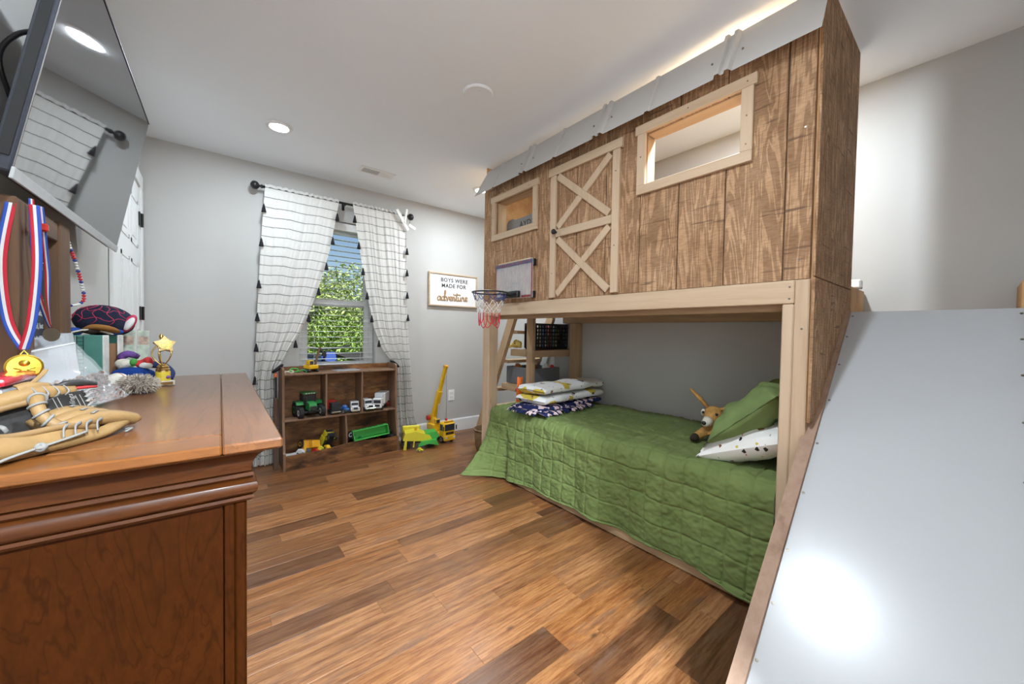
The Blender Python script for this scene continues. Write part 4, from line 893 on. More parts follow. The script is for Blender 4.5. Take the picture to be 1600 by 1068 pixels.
# ================================================================== TOY SHELF
def rustic():
    m, N, L, b = nt('rustic_brown_board'); setc(b, .5, .35)
    co = coords(N, L, (.25, 1, 1)); n1 = tex_noise(N, L, co, 22, 6, .65, .6); n2 = tex_noise(N, L, coords(N, L, (.5, 1, 1)), 7, 4, .6)
    c = ramp(N, L, n1, [(.3, (.06, .022, .009)), (.5, (.20, .085, .03)), (.7, (.36, .17, .06))])
    c = mixc(N, L, ramp(N, L, n2, [(.5, (0, 0, 0)), (.66, (.9, .9, .9))]), c, (.03, .014, .008)); L.new(c, b.inputs['Base Color']); bump(N, L, b, n1, .1, .001); return m
M_rus = rustic(); M_rusedge = wood('rustic_edge', (.14, .068, .035), (.20, .11, .062), (.26, .15, .09), axis='Z', fine=40, rough=.5, var=.05)
ts = thing('toy_shelf', 'rustic brown toy shelf with cubbies and wavy front bin below the window', 'shelf', (.91, 3.52, 0))
SX0, SX1, SYB = .447, 1.378, 3.635; FU, FL = 3.43, 3.372
prof = [(SYB, 0), (FL, 0), (FL, .135), (FL + .012, .15), (FU, .375), (FU, .79), (FU + .02, .805), (SYB, .805)]
for x in (SX0, SX1 - .016): MB().prism(prof, x, x + .016, 'X').obj('side_panel', M_rusedge, ts)
a, b_ = SX0 + .0163, SX1 - .0163
MB().box(a, b_, SYB - .008, SYB, .02, .80).obj('back_panel', M_rus, ts)
MB().cbox(a, b_, FU + .004, SYB - .0085, .742, .757, .002).obj('top_board', M_rusedge, ts)
MB().cbox(a, b_, FU + .003, SYB - .0085, .372, .388, .002).obj('middle_shelf', M_rusedge, ts)
MB().cbox(a, b_, FL + .02, SYB - .0085, .03, .045, .002).obj('bottom_board', M_rus, ts)
for x in (.762, 1.056): MB().cbox(x, x + .014, FU + .006, SYB - .0085, .3885, .7415, .002).obj('divider', M_rusedge, ts)
MB().prism([(FL + .03, .0455), (SYB - .0085, .0455), (SYB - .0085, .3715), (FU + .005, .3715), (FL + .03, .19)], .918, .932, 'X').obj('divider', M_rusedge, ts)
wavy = [(a, .0), (b_, .0)] + [(lerp(b_, a, i / 30), interp([(0, .122), (.25, .112), (.5, .148), (.7, .140), (1, .138)], 1 - i / 30) - .006 * math.cos((1 - i / 30) * 14)) for i in range(31)]
MB().prism(wavy, FL + .001, FL + .0155, 'Y').obj('front_lip', M_rus, ts)

# ---- toy vehicles: a local frame, front towards -y
M_tire = plain('toy_tyre', (.014, .014, .015), .75, var=.1); M_rimw = plain('rim_white', (.62, .62, .60), .4); M_wind = plain('toy_windshield', (.035, .04, .05), .1, .6, var=0); M_chrome = plain('chrome', (.70, .70, .70), .15, metal=1, var=0)
def paint(n, c, r=.35): return plain('toy_' + n, c, r, .5, var=.03)
M_tg = paint('green', (.03, .25, .06)); M_ty = paint('yellow', (.72, .42, .015)); M_tyl = paint('lemon', (.72, .62, .03)); M_tw = paint('white', (.75, .75, .74)); M_tr = paint('red', (.50, .03, .02)); M_tb = paint('blue', (.03, .12, .38)); M_tgr = paint('grey', (.35, .36, .37)); M_to = paint('amber', (.70, .33, .02)); M_tlg = paint('bright_green', (.05, .42, .06)); M_tk = paint('coal', (.02, .02, .022), .5)
def wheel(t, x, y, z, r, w, rim=None, lugs=0):
    s = 1 if x >= 0 else -1
    mb = MB().lathe([(r * .4, -w / 2), (r * .9, -w / 2), (r, -w * .35), (r, w * .35), (r * .9, w / 2), (r * .4, w / 2)], 18, TR((x, y, z), (0, PI / 2, 0)))
    if lugs:
        for i in range(lugs):
            an = 2 * PI * i / lugs
            for sd in (-1, 1): mb.bar((x + sd * w * .46, y + r * .97 * math.cos(an), z + r * .97 * math.sin(an)), (x + sd * w * .05, y + r * 1.0 * math.cos(an + .16), z + r * 1.0 * math.sin(an + .16)), r * .13, r * .12, (0, math.cos(an), math.sin(an)))
    w_ = mb.obj('wheel', M_tire, t, 30)
    MB().lathe([(.001, -w * .42), (r * .5, -w * .42), (r * .55, -w * .53), (r * .3, -w * .5), (r * .3, w * .5), (r * .55, w * .53), (r * .5, w * .42), (.001, w * .42)], 14, TR((x, y, z), (0, PI / 2, 0))).obj('wheel_hub', rim or M_rimw, w_, 40)
def vthing(name, label, x, y, z, rz, group='toys on the toy shelf'): return thing(name, label, 'toy vehicle', (x, y, z), rz, group, local=True)
SHZ = .389
# green tractor
t = vthing('toy_tractor', 'large green toy tractor with black tyres in the left cubby', .655, 3.50, SHZ, .12)
wheel(t, -.083, -.045, .045, .045, .034, M_tw, 14); wheel(t, .083, -.045, .045, .045, .034, M_tw, 14); wheel(t, -.085, .062, .058, .058, .036, M_tg, 14); wheel(t, .085, .062, .058, .058, .036, M_tg, 14)
MB().cyl((-.08, -.045, .045), (.08, -.045, .045), .008, n=8).cyl((-.08, .062, .058), (.08, .062, .058), .01, n=8).cbox(-.03, .03, -.07, .09, .035, .065, .006).obj('chassis', M_tk, t)
MB().prism([(-.085, .062), (-.09, .085), (-.075, .118), (.02, .128), (.02, .062)], -.029, .029, 'X').obj('bonnet', M_tg, t)
MB().cbox(-.026, .026, -.0935, -.086, .062, .098, .003).obj('grille', M_tk, t)
cb = MB().prism([(.01, .10), (.0, .185), (.085, .185), (.09, .10)], -.045, .045, 'X').obj('cab', M_wind, t); MB().cbox(-.052, .052, -.012, .095, .186, .20, .005).obj('cab_roof', M_tg, cb)
for x in (-.045, .045):
    for y_ in (.0, .085): MB().bar((x, y_ + .006, .10), (x, y_, .186), .006, .006).obj('cab_pillar', M_tk, cb)
for x in (-.03, -.01, .01, .03): MB().cbox(x - .006, x + .006, -.0165, -.0125, .189, .197, .001).obj('work_light', M_rimw, cb)
for s in (-1, 1): MB().prism([(.0, .10), (.02, .125), (.10, .125), (.125, .10), (.10, .12), (.02, .118)], s * .046, s * .10, 'X').obj('fender', M_tg, t)
MB().cyl((-.036, -.03, .10), (-.036, -.03, .165), .005, n=8).obj('exhaust', M_tk, t)
def small_truck(name, label, x, y, z, rz, sc, cabm, bodym, kind, group='toys on the toy shelf'):
    t = vthing(name, label, x, y, z, rz, group); S = sc
    def B(a, b2, c, d, e, f, nm, mt, par=None, cc=.003): return MB().cbox(a * S, b2 * S, c * S, d * S, e * S, f * S, cc * S * 6 if cc else .001).obj(nm, mt, par or t)
    B(-.30, .30, -.75, .95, .16, .30, 'chassis', M_tk)
    if kind == 'conv':
        B(-.24, .24, -.85, -.30, .26, .52, 'bonnet', cabm); c = B(-.31, .31, -.32, .12, .26, .86, 'cab', cabm); B(-.26, .26, -.335, -.31, .56, .78, 'windshield', M_wind, c, .001); B(-.17, .17, -.87, -.845, .30, .48, 'grille', M_tk, None, .001); B(-.34, .34, -.93, -.86, .16, .28, 'bumper', M_chrome)
        for s in (-1, 1): B(s * .25 - .07, s * .25 + .07, -.875, -.84, .30, .40, 'headlamp', M_chrome, None, .001)
        for s in (-1, 1): MB().prism([(-.80 * S, .20 * S), (-.72 * S, .40 * S), (-.45 * S, .40 * S), (-.36 * S, .20 * S)], s * .24 * S, s * .36 * S, 'X').obj('mudguard', cabm, t)
    else:
        c = B(-.32, .32, -.85, -.25, .20, .92, 'cab', cabm); B(-.27, .27, -.87, -.845, .55, .80, 'windshield', M_wind, c, .001); B(-.2, .2, -.87, -.845, .28, .45, 'grille', M_tk, None, .001); B(-.34, .34, -.90, -.86, .14, .25, 'bumper', M_chrome)
    if kind in ('conv', 'box'): B(-.33, .33, .15, .95, .30, .80 if kind == 'conv' else 1.0, 'cargo_box', bodym)
    if kind == 'flat': B(-.33, .33, -.22, .95, .30, .42, 'flat_bed', bodym)
    if kind == 'dump': MB().prism([(-.30 * S, .36 * S), (-.36 * S, .80 * S), (1.0 * S, .92 * S), (.9 * S, .34 * S)], -.36 * S, .36 * S, 'X').obj('dump_body', bodym, t)
    for y_ in (-.55, .45, .78):
        for s in (-1, 1): wheel(t, s * .30 * S, y_ * S, .16 * S, .16 * S, .12 * S, M_chrome)
    return t
small_truck('toy_pickup', 'red and black toy truck in the middle cubby', .835, 3.52, SHZ, .1, .11, M_tk, M_tr, 'box')
# blue four-wheeled bug
t = vthing('toy_buggy', 'small blue toy buggy with round wheels in the middle cubby', .925, 3.475, SHZ, .35)
for sx in (-1, 1):
    for sy in (-1, 1): wheel(t, sx * .028, sy * .035, .021 + (.0), .021, .02, M_tgr)
MB().cbox(-.018, .018, -.045, .045, .02, .045, .006).obj('buggy_body', M_tb, t); MB().ell((0, .0, .052), (.02, .026, .018)).obj('buggy_canopy', M_tb, t, True)
small_truck('toy_lorry', 'white toy lorry with long bonnet at the right of the middle cubby', 1.012, 3.495, SHZ, -.15, .105, M_tw, M_tgr, 'conv')
small_truck('toy_lorry', 'white upright toy truck at the left of the right cubby', 1.125, 3.50, SHZ, .02, .115, M_tw, M_tw, 'conv')
t = small_truck('toy_semi_truck', 'white toy truck with tall cargo trailer in the right cubby', 1.245, 3.495, SHZ, -.62, .118, M_tw, M_tgr, 'flat')
MB().cbox(-.045, .045, -.025, .15, .05, .145, .004).obj('trailer_box', M_tw, t); MB().prism([(-.05, .112), (-.028, .150), (.02, .150), (.02, .112)], -.036, .036, 'X').obj('roof_fairing', M_tgr, t)
for y_ in (.09, .13):
    for s in (-1, 1): MB().cyl((s * .040, y_, .02), (s * .047, y_, .02), .019, n=14).obj('red_hub', M_tr, t)
# lower left bin
g2 = 'toys in the front bin of the shelf'; BZ = .046
t = vthing('toy_loader', 'orange yellow toy loader tipped up in the left front bin', .655, 3.50, BZ + .055, .3, g2); t.rotation_euler = (1.15, .2, .35)
MB().cbox(-.07, .07, -.07, .08, .0, .045, .008).obj('loader_body', M_to, t); MB().cbox(-.035, .035, .0, .06, .045, .10, .006).obj('loader_cab', M_to, t)
for sx in (-1, 1):
    for sy in (-.05, .055): wheel(t, sx * .065, sy, .0, .036, .03, M_to, 10)
MB().prism([(-.07, .0), (-.12, -.03), (-.15, .0), (-.13, .05), (-.10, .02)], -.07, .07, 'X').obj('loader_bucket', M_to, t)
t = vthing('toy_dump_truck', 'yellow toy dump truck standing on end in the left front bin', .80, 3.475, BZ + .10, .25, g2); t.rotation_euler = (-1.05, .1, .3)
MB().cbox(-.035, .035, -.075, .08, .0, .025, .004).obj('chassis', M_tk, t)
MB().cbox(-.036, .036, -.08, -.03, .02, .085, .006).obj('cab', M_tyl, t); MB().cbox(-.031, .031, -.0835, -.079, .045, .075, .001).obj('windshield', M_wind, t); MB().cbox(-.036, .036, -.085, -.079, .01, .03, .001).obj('bumper', M_tk, t)
du = MB()
for (a0, a1, c0, c1) in ((-.04, .04, -.028, -.022), (-.04, .04, .085, .09), (-.04, -.034, -.022, .085), (.034, .04, -.022, .085)): du.box(a0, a1, c0, c1, .025, .085)
du.box(-.034, .034, -.022, .085, .025, .032).obj('dump_body', M_tyl, t)
for sx in (-1, 1):
    for sy in (-.05, .055): wheel(t, sx * .036, sy, .0, .022, .018, M_tyl)
rg = random.Random(21)
for i, (x, y_, c, l) in enumerate(((.515, 3.44, M_tgr, 'flat grey toy ramp at the left of the front bin'), (.575, 3.43, M_tw, 'small white toy car among the bin toys'), (.60, 3.46, M_tw, 'small white toy van behind the little white car in the bin'), (.63, 3.425, M_tk, 'small black toy car in the left front bin'), (.68, 3.425, M_tr, 'tiny red toy car in the left front bin'), (.715, 3.43, M_tyl, 'tiny yellow toy car in the left front bin'), (.745, 3.435, M_tk, 'tiny dark toy car below the yellow dump truck'), (.775, 3.425, M_ty, 'small amber toy digger near the middle of the bin'))):
    t = vthing('toy_car', l, x, y_, BZ + .045 + .012 * (i % 2), .9 * i + .3, g2)
    if i == 0:
        t.rotation_euler = (0, 0, .2); MB().prism([(-.05, .0), (.05, .0), (.05, .012), (-.05, .03)], -.02, .02, 'Y').obj('ramp_plate', c, t); MB().box(-.05, .05, -.022, -.0205, .0, .034).obj('ramp_edge', M_tw, t); MB().box(-.045, .045, -.018, .018, -.044, 0).obj('ramp_support', c, t); continue
    MB().prism([(-.033, .008), (-.034, .02), (-.018, .024), (-.008, .038), (.018, .038), (.03, .024), (.034, .01)], -.015, .015, 'X').obj('car_body', c, t); MB().cbox(-.013, .013, -.0075, .014, .026, .0365, .002).obj('car_windows', M_wind, t)
    for sy in (-.02, .02):
        for sx in (-1, 1): wheel(t, sx * .014, sy, .008, .009, .006)
    MB().box(-.012, .012, -.02, .02, -.05 - .012 * (i % 2), .006).obj('toy_pile_support', M_tk, t)
# lower right bin: green farm machinery
t = vthing('toy_bucket_loader', 'bright green toy loader bucket hanging over the right front bin lip', 1.135, 3.405, .158, -.1, g2); t.rotation_euler = (-.12, -.10, -.10)
MB().cbox(-.145, .145, -.03, .06, .080, .086, .002).obj('bucket_top', M_tlg, t); MB().cbox(-.145, .145, .054, .06, .0, .0795, .002).obj('bucket_back', M_tlg, t); MB().cbox(-.145, .145, -.045, .0535, .0, .006, .002).obj('bucket_floor', M_tlg, t)
for s in (-1, 1): MB().prism([(-.045, .0), (.06, .0), (.06, .086), (-.03, .086)], s * .1455, s * .150, 'X').obj('bucket_cheek', M_tlg, t)
for x in (-.10, -.05, .0, .05, .10): MB().box(x - .018, x + .018, .012, .03, .0862, .0875).obj('bucket_slot', M_tk, t)
t = vthing('toy_tractor', 'dark green toy tractor lying in the right front bin behind the bucket', 1.04, 3.50, BZ + .075, .7, g2); t.rotation_euler = (.5, .5, .6)
MB().cbox(-.03, .03, -.08, .06, .0, .05, .008).obj('tractor_body', M_tg, t); MB().cbox(-.028, .028, .0, .055, .05, .095, .006).obj('tractor_cab', M_tk, t)
for sx in (-1, 1): wheel(t, sx * .05, .045, .01, .04, .026, M_tw, 10); wheel(t, sx * .045, -.06, .0, .026, .02, M_tw, 8)
t = vthing('toy_trailer', 'teal toy trailer at the right of the front bin', 1.255, 3.53, BZ + .08, .4, g2); t.rotation_euler = (.3, -.5, .9)
MB().cbox(-.03, .03, -.07, .07, .02, .06, .008).obj('trailer_body', paint('teal', (.03, .16, .14)), t); MB().cyl((0, -.06, .07), (0, .07, .085), .014, n=10).obj('trailer_pipe', paint('dark_teal', (.02, .10, .09)), t)
for sx in (-1, 1):
    for sy in (-.04, .04): wheel(t, sx * .034, sy, .01, .024, .016, M_tgr)
t = vthing('toy_car', 'black toy truck buried at the right end of the front bin', 1.315, 3.46, BZ + .06, .5, g2)
MB().cbox(-.03, .03, -.06, .06, .0, .04, .008).obj('car_body', M_tk, t); MB().cbox(-.026, .026, -.02, .04, .04, .075, .008).obj('car_cab', M_tk, t)
for sx in (-1, 1):
    for sy in (-.04, .04): wheel(t, sx * .03, sy, -.005, .024, .016, M_tgr)
MB().box(-.025, .025, -.05, .05, -.06, -.001).obj('toy_pile_support', M_tk, t)
t = vthing('toy_plough', 'small light green toy plough at the left of the right front bin', .985, 3.44, BZ + .02, .2, g2)
MB().bar((-.03, 0, .02), (.04, 0, .09), .014, .01, (0, 0, 1), .002).obj('plough_beam', M_tlg, t)
for i in range(4): MB().prism([(-.012, 0), (.012, .01), (.006, .045), (-.004, .045)], -.03 + i * .022, -.02 + i * .022, 'X').obj('plough_blade', M_tlg, t)
# on top of the shelf
TZ = .7575; g3 = 'toys on top of the toy shelf'
t = vthing('toy_excavator', 'amber toy excavator with raised arm on top of the toy shelf', .668, 3.52, TZ, .35, g3)
for s in (-1, 1): MB().cbox(s * .035 - .012, s * .035 + .012, -.05, .05, 0, .026, .01).obj('track', M_tk, t)
MB().cbox(-.04, .04, -.045, .05, .027, .06, .006).obj('excavator_body', M_ty, t); MB().cbox(-.04, .0, -.04, .01, .06, .10, .004).obj('excavator_cab', M_ty, t); MB().cbox(-.034, -.006, -.0425, -.0395, .066, .095, .001).obj('windshield', M_wind, t)
ba = MB().bar((.02, -.02, .05), (.075, .0, .205), .014, .016, (0, 1, 0), .002).obj('boom', paint('boom_brown', (.13, .07, .04)), t); MB().bar((.075, .0, .205), (.10, -.02, .15), .012, .012, (0, 1, 0), .001).obj('stick', M_tk, ba); MB().prism([(.085, .13), (.12, .125), (.115, .16), (.095, .155)], -.03, -.005, 'Y').obj('bucket', M_tk, ba)
t = thing('toy_lasso', 'tangled beige and green toy rope on the left top of the toy shelf', 'toy', (.55, 3.52, TZ), 0, g3)
Mbe = plain('beige_cord', (.55, .50, .38), .8)
MB().tube([(.50 + .035 * math.cos(a), 3.51 + .028 * math.sin(a), TZ + .010 + .008 * math.sin(2 * a)) for a in [2 * PI * i / 20 for i in range(20)]], .0055, 6, closed=True).obj('rope_loop', Mbe, t, True)
MB().tube([(.545 + .03 * math.cos(a), 3.535 + .02 * math.sin(a), TZ + .02 + .012 * math.sin(a)) for a in [2 * PI * i / 20 for i in range(20)]], .005, 6, closed=True).obj('rope_loop', M_tlg, t, True)
MB().tube(crom([(.57, 3.50, TZ + .006), (.60, 3.52, TZ + .02), (.63, 3.50, TZ + .012), (.62, 3.47, TZ + .006)], 5), .006, 6).obj('rope_tail', M_tg, t, True)
t = thing('magazine', 'thin grey magazine lying flat on top of the toy shelf', 'magazine', (.95, 3.53, TZ), .1, None, local=True)
MB().cbox(-.10, .10, -.065, .065, 0, .005, .001).obj('pages', plain('magazine_paper', (.6, .6, .6), .5), t); MB().box(-.1, .1, -.065, .065, .0051, .0056).obj('magazine_cover', plain('magazine_cover_print', (.30, .33, .37), .35, var=.4, vs=25), t)

# ================================================================== FLOOR TOYS
t = vthing('toy_crane_truck', 'large yellow toy crane truck with tall boom on the floor by the wall', 1.875, 3.30, 0, .06, 'toys on the floor')
CY = paint('crane_yellow', (.78, .45, .012))
MB().cbox(-.058, .058, .02, .34, .045, .085, .006).obj('chassis', CY, t)
c = MB().cbox(-.066, .066, .0, .10, .05, .205, .012).obj('cab', CY, t)
MB().cbox(-.056, .056, -.003, .004, .125, .190, .002).obj('windshield', M_wind, c); MB().cbox(-.045, .045, -.0045, .002, .088, .112, .002).obj('grille', M_tk, c)
for s in (-1, 1): MB().cbox(s * .0662 - .001, s * .0662 + .001, .025, .075, .125, .185, .0005).obj('side_window', M_wind, c)
text_mb('MAN', .022, Matrix(((1, 0, 0, 0), (0, 0, -1, -.0052), (0, 1, 0, .093), (0, 0, 0, 1))), .0004).obj('lettering', M_chrome, c)
MB().cbox(-.064, .064, -.008, .02, .028, .078, .004).obj('bumper', CY, t)
for s in (-1, 1): MB().cbox(s * .045 - .012, s * .045 + .012, -.010, -.006, .05, .066, .002).obj('headlamp', M_rimw, t); MB().cbox(s * .074 - .005, s * .074 + .005, -.01, .0, .13, .175, .002).obj('mirror', M_tk, t)
MB().cbox(-.05, .05, .012, .03, .206, .222, .004).obj('light_bar', M_to, t)
for y_ in (.055, .20, .28):
    for s in (-1, 1): wheel(t, s * .055, y_, .036, .036, .026, M_tgr, 0)
tt = MB().cbox(-.075, .045, .19, .33, .087, .16, .01).obj('turret', CY, t); MB().cbox(-.05, .0, .18, .24, .16, .215, .008).obj('operator_cab', CY, tt); MB().cbox(-.045, -.005, .178, .181, .17, .205, .001).obj('cab_window', M_wind, tt)
for s in (0, 1): MB().cyl((-.085 + s * .05, .30, .21), (-.06 + s * .05, .30, .21), .026, n=16).obj('winch_drum', M_tr, tt)
MB().prism([(.22, .15), (.32, .15), (.30, .25), (.24, .25)], -.055, -.02, 'X').obj('boom_bracket', CY, tt)
B0 = Vector((-.035, .27, .20)); B1 = Vector((-.005, .19, .50)); B2 = Vector((.02, .12, .755))
bm_ = MB().bar(B0, B1, .045, .05, (0, 1, 0), .004).obj('boom', CY, t); MB().bar(B1 - (B1 - B0) * .03, B2, .032, .036, (0, 1, 0), .003).obj('boom_extension', CY, bm_); MB().cyl(B2 + Vector((-.02, 0, 0)), B2 + Vector((.02, 0, 0)), .018, n=12).obj('boom_pulley', M_to, bm_)
MB().cyl((-.03, .19, .17), (-.012, .19, .36), .009, n=8).obj('ram', M_tgr, bm_); MB().cyl(B2 + Vector((.0, -.018, 0)), Vector((.02, .10, .22)), .0012, n=5).obj('crane_cable', M_tk, bm_); MB().cbox(.008, .032, .088, .112, .205, .228, .004).obj('crane_hook', M_tr, bm_)
# combine
t = vthing('toy_combine', 'green and yellow toy combine harvester on the floor beside the shelf', 1.565, 3.375, 0, -.35, 'toys on the floor')
MB().prism([(-.14, .085), (-.12, .15), (-.02, .165), (.11, .12), (.13, .085), (.05, .07)], -.075, .065, 'Y').obj('hood', M_tyl, t)
MB().cbox(-.14, .03, .066, .10, .12, .19, .008).obj('hopper', M_tyl, t); MB().cbox(-.10, .10, -.06, .06, .05, .084, .006).obj('frame', M_tk, t)
MB().prism([(.06, .09), (.07, .145), (.17, .15), (.20, .11), (.16, .055), (.09, .06)], -.06, .06, 'Y').obj('rear_housing', M_tlg, t)
MB().prism([(.0, .03), (.03, .075), (.17, .085), (.19, .03), (.10, .05)], -.11, -.062, 'Y').obj('chute', M_tlg, t)
MB().prism([(-.135, .0), (-.12, .10), (-.10, .10), (-.108, .0)], -.082, -.06, 'Y').prism([(-.05, .02), (-.04, .09), (-.03, .09), (-.036, .02)], -.082, -.06, 'Y').obj('header_arm', M_tyl, t)
for x in (-.11, .12):
    for s in (-1, 1):
        mb = MB().lathe([(.014, -.012), (.036, -.012), (.040, -.006), (.040, .006), (.036, .012), (.014, .012)], 16, TR((x, s * .06 + .012, .04), (PI / 2, 0, 0))); w_ = mb.obj('wheel', M_tire, t, 30)
        MB().lathe([(.001, -.010), (.018, -.012), (.018, .012), (.001, .010)], 12, TR((x, s * .06 + .012, .04), (PI / 2, 0, 0))).obj('wheel_hub', M_tyl, w_)
MB().cyl((-.02, -.02, .165), (-.02, -.02, .19), .012, n=10).obj('beacon', M_to, t)
t = vthing('toy_car', 'tiny yellow and green toy car in front of the combine', 1.52, 3.22, 0, .8, 'toys on the floor')
MB().prism([(-.03, .006), (-.03, .018), (-.012, .022), (-.004, .034), (.018, .034), (.03, .02), (.03, .006)], -.014, .014, 'X').obj('car_body', M_tyl, t); MB().cbox(-.0145, .0145, .005, .028, .012, .024, .003).obj('car_tail', M_tg, t)
for sy in (-.018, .018):
    for sx in (-1, 1): wheel(t, sx * .014, sy, .009, .009, .006)
# toy rifle propped between curtain and shelf
t = thing('toy_rifle', 'brown and black toy rifle with orange muzzle standing left of the toy shelf', 'toy rifle', (.405, 3.46, 0)); Mst = wood('dark_stock', (.045, .020, .012), (.075, .036, .022), (.10, .05, .03), axis='Z', fine=40, knots=False)
rx, ry = .408, 3.47
MB().prism([(ry - .035, .0), (ry + .04, .0), (ry + .03, .16), (ry + .018, .22), (ry - .012, .22), (ry - .018, .16)], rx - .014, rx + .014, 'X').obj('stock', Mst, t)
MB().cbox(rx - .012, rx + .012, ry - .022, ry + .022, .2205, .34, .003).obj('receiver', M_black, t)
MB().cbox(rx - .014, rx + .014, ry - .018, ry + .018, .3405, .57, .005).obj('fore_end', Mst, t)
MB().cyl((rx, ry, .57), (rx, ry, .735), .009, n=10).cyl((rx, ry + .012, .57), (rx, ry + .012, .70), .006, n=8).obj('barrel', M_black, t); MB().cyl((rx, ry, .735), (rx, ry, .765), .0105, n=10).obj('muzzle_tip', plain('muzzle_orange', (.8, .15, .03), .5), t)
MB().tube([(rx, ry - .02, .34), (rx, ry - .05, .30), (rx, ry - .055, .25), (rx, ry - .03, .21)], .004, 6).obj('lever', M_black, t)
# ================================================================== DRESSER
def cherry(name, axis, c, rough=.42, coat=.08, spec=.18):
    m, N, L, b = nt(name); setc(b, rough, spec)
    sc = {'X': (.22, 1, 1), 'Y': (1, .12, 1), 'Z': (1, 1, .4)}[axis]; co = coords(N, L, sc, rand=False)
    n1 = tex_noise(N, L, co, 5.5, 4, .5, 1.2); n2 = tex_noise(N, L, co, 90, 5, .7, .2)
    w = N.new('ShaderNodeMath'); w.operation = 'MULTIPLY'; L.new(n1, w.inputs[0]); w.inputs[1].default_value = 46; sn = N.new('ShaderNodeMath'); sn.operation = 'SINE'; L.new(w.outputs[0], sn.inputs[0])
    ab = N.new('ShaderNodeMath'); ab.operation = 'ABSOLUTE'; L.new(sn.outputs[0], ab.inputs[0])
    cc = ramp(N, L, n2, [(.3, [x * .72 for x in c]), (.7, [x * 1.15 for x in c])]); cc = mixc(N, L, .5, cc, ramp(N, L, ab.outputs[0], [(0, (.30, .26, .24)), (.4, (1, 1, 1))]), 'MULTIPLY')
    bl = tex_noise(N, L, coords(N, L, (1, 1, 1), rand=False), 3, 3); cc = mixc(N, L, ramp(N, L, bl, [(.4, (0, 0, 0)), (.65, (.5, .5, .5))]), cc, [x * .55 for x in c]); L.new(cc, b.inputs['Base Color'])
    b.inputs['Coat Weight'].default_value = coat; b.inputs['Coat Roughness'].default_value = .15; bump(N, L, b, n2, .04, .001); return m
M_chZ = cherry('cherry_panel', 'Z', (.034, .0085, .0011), .5, 0, .05); M_chX = cherry('cherry_rail', 'X', (.055, .015, .0025)); M_chY = cherry('cherry_top', 'Y', (.165, .062, .021), .28, .4); M_chE = cherry('cherry_top_edge', 'X', (.17, .058, .013), .28, .4)
DH = .92; DL, DD = 1.245, .472
DRZ = -.018
dre = thing('dresser', 'cherry brown wooden dresser with moulded top edge in the left foreground', 'dresser', (.105, .796, 0), DRZ, None, local=True)
bw = .088
MB().cbox(-DD, -bw - .001, bw + .001, DL - .001, DH - .018, DH, .003).obj('top_board', M_chY, dre)
MB().cbox(-bw, 0, 0, DL, DH - .018, DH, .003).obj('top_border', M_chY, dre)
MB().cbox(-DD, -bw - .001, 0, bw, DH - .018, DH, .003).obj('top_border', M_chE, dre)
CX1, CY0, CY1 = -.054, .046, DL - .046            # carcass faces
def sweep(prof, x0, x1, y0, y1):
    mb = MB(); vs = []
    for d, z in prof: vs += [(x0, y0 - d, z), (x1 + d, y0 - d, z), (x1 + d, y1 + d, z), (x0, y1 + d, z)]
    n = len(prof); fs = []
    for i in range(n):
        j = (i + 1) % n
        for k in range(3): fs.append((i * 4 + k, i * 4 + k + 1, j * 4 + k + 1, j * 4 + k))
    fs += [tuple(i * 4 for i in range(n)), tuple(i * 4 + 3 for i in reversed(range(n)))]
    return mb.add(vs, fs)
cove = [(0, DH - .0185), (.045, DH - .0185)] + [(.008 + .037 * (1 - math.sin(a)), DH - .019 - .043 * (1 - math.cos(a)) ) for a in [PI / 2 * i / 10 for i in range(0, 11)]] + [(0, DH - .064)]
sweep(cove, -DD + .01, CX1, CY0, CY1).obj('cove_moulding', M_chX, dre, 35)
z1 = DH - .0645
sweep([(0, z1), (.011, z1), (.012, z1 - .006), (.007, z1 - .011), (0, z1 - .011)], -DD + .01, CX1, CY0, CY1).obj('bead_moulding', M_chX, dre, 35)
sweep([(0, z1 - .0115)] + [(.006 + .012 * math.sin(PI * i / 12), z1 - .0115 - .030 * (1 - math.cos(PI * i / 12)) / 2) for i in range(13)] + [(0, z1 - .0415)], -DD + .01, CX1, CY0, CY1).obj('torus_moulding', M_chX, dre, 60)
sweep([(0, z1 - .042), (.011, z1 - .042), (.012, z1 - .047), (.006, z1 - .053), (0, z1 - .053)], -DD + .01, CX1, CY0, CY1).obj('bead_moulding', M_chX, dre, 35)
zt = z1 - .0535
MB().cbox(-DD + .012, CX1 - .012, CY0 + .016, CY1 - .012, .10, DH - .02, .002).obj('carcass', M_chZ, dre)
MB().box(-DD + .012, CX1 - .034, CY0 + .004, CY0 + .0155, .12, zt).obj('end_panel', M_chZ, dre)
MB().cbox(CX1 - .0315, CX1 - .0165, CY0, CY0 + .0155, .0, zt, .0015).obj('corner_strip', M_chZ, dre)
MB().cbox(CX1 - .016, CX1 + .001, CY0 - .001, CY0 + .04, .0, zt, .003).obj('corner_post', M_chZ, dre)
MB().cbox(CX1 - .016, CX1 + .001, CY1 - .04, CY1 + .001, .0, zt, .003).obj('corner_post', M_chZ, dre)
sweep([(0, .0), (.02, .0), (.02, .10), (.012, .115), (.004, .125), (0, .125)], -DD + .01, CX1, CY0, CY1).obj('plinth', M_chX, dre, 35)
M_brass = plain('aged_brass', (.30, .20, .08), .35, metal=.9)
for r_ in range(4):
    for c_ in range(2):
        y0 = CY0 + .05 + c_ * .535; z0 = .15 + r_ * .162
        d_ = MB().cbox(CX1 - .0115, CX1 + .004, y0, y0 + .515, z0, z0 + .15, .004).obj('drawer', M_chX, dre)
        MB().box(CX1 + .0041, CX1 + .0046, y0 + .02, y0 + .495, z0 + .128, z0 + .131).obj('finger_groove', M_dark, d_)

